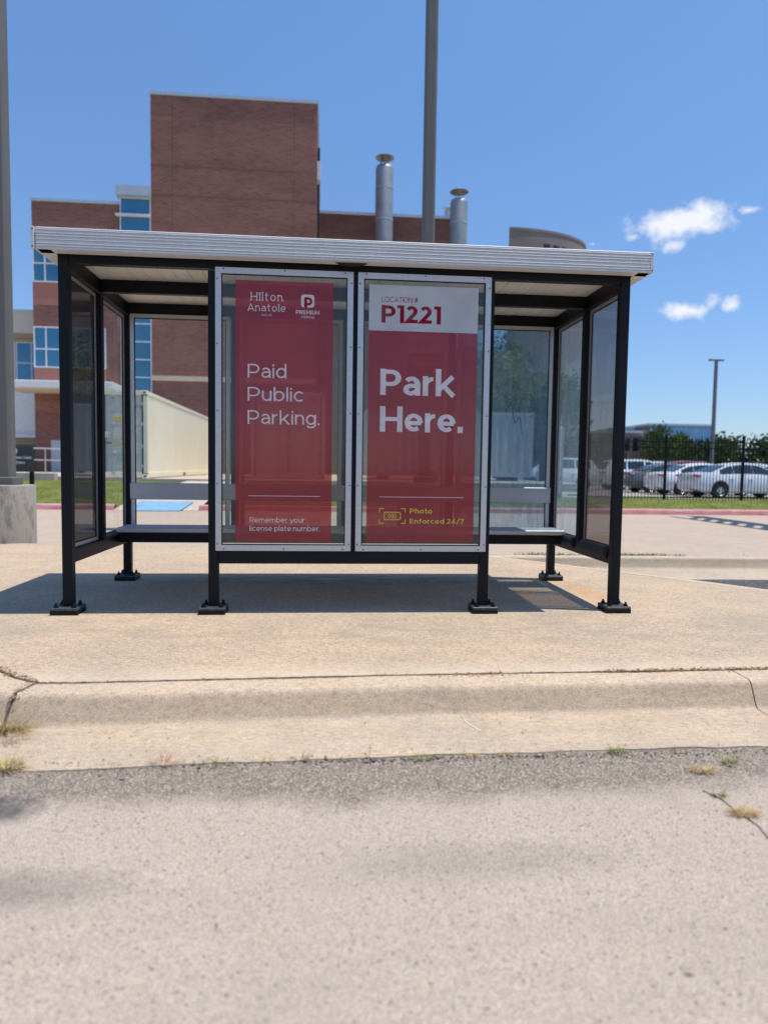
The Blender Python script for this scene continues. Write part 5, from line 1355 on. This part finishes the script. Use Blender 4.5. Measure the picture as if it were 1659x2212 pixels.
for i in range(1400):
    y = -2.05 - 1.6 * rnd.random() ** 1.3; pebble(pm, rnd.uniform(-1.8, 1.9), y, ZA + .001, rnd.uniform(.0018, .0042))
struct(pm.build('gravel', plain('gravel_stone', (.13, .12, .11), .9, var=.5, scale=60)), 'stuff')
lt = MB()
def litter(x, y, z, s):
    a = rnd.uniform(0, 6.28); u = Vector((math.cos(a), math.sin(a), rnd.uniform(-.4, .4))) * s; v = Vector((-math.sin(a), math.cos(a), rnd.uniform(-.4, .4))) * s * rnd.uniform(.25, .6); p = Vector((x, y, z + s * .3))
    lt.add([p - u, p + v * .9, p + u, p - v], [(0, 1, 2, 3)])
def jy(x): return -1.447 + (x + 1.2) * .0335 if x < .1 else -1.389 + (x - .1) * .0165
for i in range(900):
    x = rnd.uniform(-1.4, 2.1); dens = .25 + 1.1 * max(0, mnoise.noise(Vector((x * 3.1, 7, 0)))) + (.9 if x > 1.25 else 0) + (.8 if .42 < x < .66 else 0) + (.6 if x < -1.2 else 0)
    if rnd.random() < dens * .75: litter(x, jy(x) + rnd.gauss(0, .009) + .004, -.010 if rnd.random() < .4 else .0005, rnd.uniform(.004, .010))
for i in range(900): x = rnd.uniform(-1.4, 2.2); litter(x, jy(x) + rnd.gauss(0, .004) + .001, -.011 + rnd.random() * .011, rnd.uniform(.003, .008))
for i in range(420): x = rnd.uniform(1.15, 2.2); litter(x, jy(x) + rnd.gauss(0, .013) + .006, .0005, rnd.uniform(.005, .011))
for i in range(170): litter(rnd.gauss(.55, .1), jy(.55) - abs(rnd.gauss(0, .022)), -.001, rnd.uniform(.004, .008))
for i in range(190):
    t_ = rnd.random(); a = Vector((-1.75, -1.16)).lerp(Vector((-1.40, -1.44)), t_); litter(a.x + rnd.gauss(0, .018), a.y + rnd.gauss(0, .014), .0, rnd.uniform(.004, .011))
for i in range(130):
    t_ = rnd.random(); litter(-1.432 + rnd.gauss(0, .012) + .0 * t_, -1.44 - .17 * t_ + rnd.gauss(0, .008), -.004 - .05 * max(0, t_ - .7), rnd.uniform(.004, .010))
for i in range(130): litter(rnd.uniform(-2.2, 2.4), rnd.uniform(-1.35, 2.9), .0, rnd.uniform(.003, .008))
for i in range(110): litter(rnd.uniform(-1.4, 2.0), rnd.uniform(-1.95, -1.62), -.122, rnd.uniform(.003, .007))
for i in range(90): litter(rnd.uniform(-1.4, 2.0), -1.955 + rnd.gauss(0, .018), -.131, rnd.uniform(.003, .008))
struct(lt.build('leaf_litter', grassmat('dry_leaf', (.16, .09, .05), (.42, .25, .12))), 'stuff')
# ragged grass growing where the island and far kerb meet the driveway
gm_ = MB(); rnd = random.Random(9)
for i in range(4200):
    x = rnd.uniform(-2.3, 6.2); d_ = mnoise.noise(Vector((x * 1.3, 2, 0))) + (.25 if -1.9 < x < 4.2 else -.2)
    if rnd.random() > d_ * 2.2 + .25: continue
    yk = 3.46 - .0222 * (x - 1.3) if x > 1.2 else 3.45 + (1.1 - x) * .115
    a = rnd.uniform(0, 6.28); blade(gm_, (x, yk + rnd.gauss(.03, .03), ZD + .0), (math.cos(a) * .7, math.sin(a) * .7, 1), rnd.uniform(.02, .06), .007, rnd)
struct(gm_.build('grass_edging', grassmat('edging_grass', (.10, .15, .03), (.26, .27, .08))), 'stuff')
# short grass on the bank nearest the driveway
gb = MB(); rnd = random.Random(12)
for i in range(9000):
    x = rnd.uniform(-9, 13); y = rnd.uniform(11.35, 14.3); a = rnd.uniform(0, 6.28)
    if -4.9 < x < -2.6: continue
    blade(gb, (x, y, lawn_h(x, y) - .005), (math.cos(a) * .8, math.sin(a) * .8, 1), rnd.uniform(.03, .075), .014, rnd)
struct(gb.build('bank_grass', grassmat('bank_grass_blade', (.11, .15, .03), (.30, .29, .09))), 'stuff')
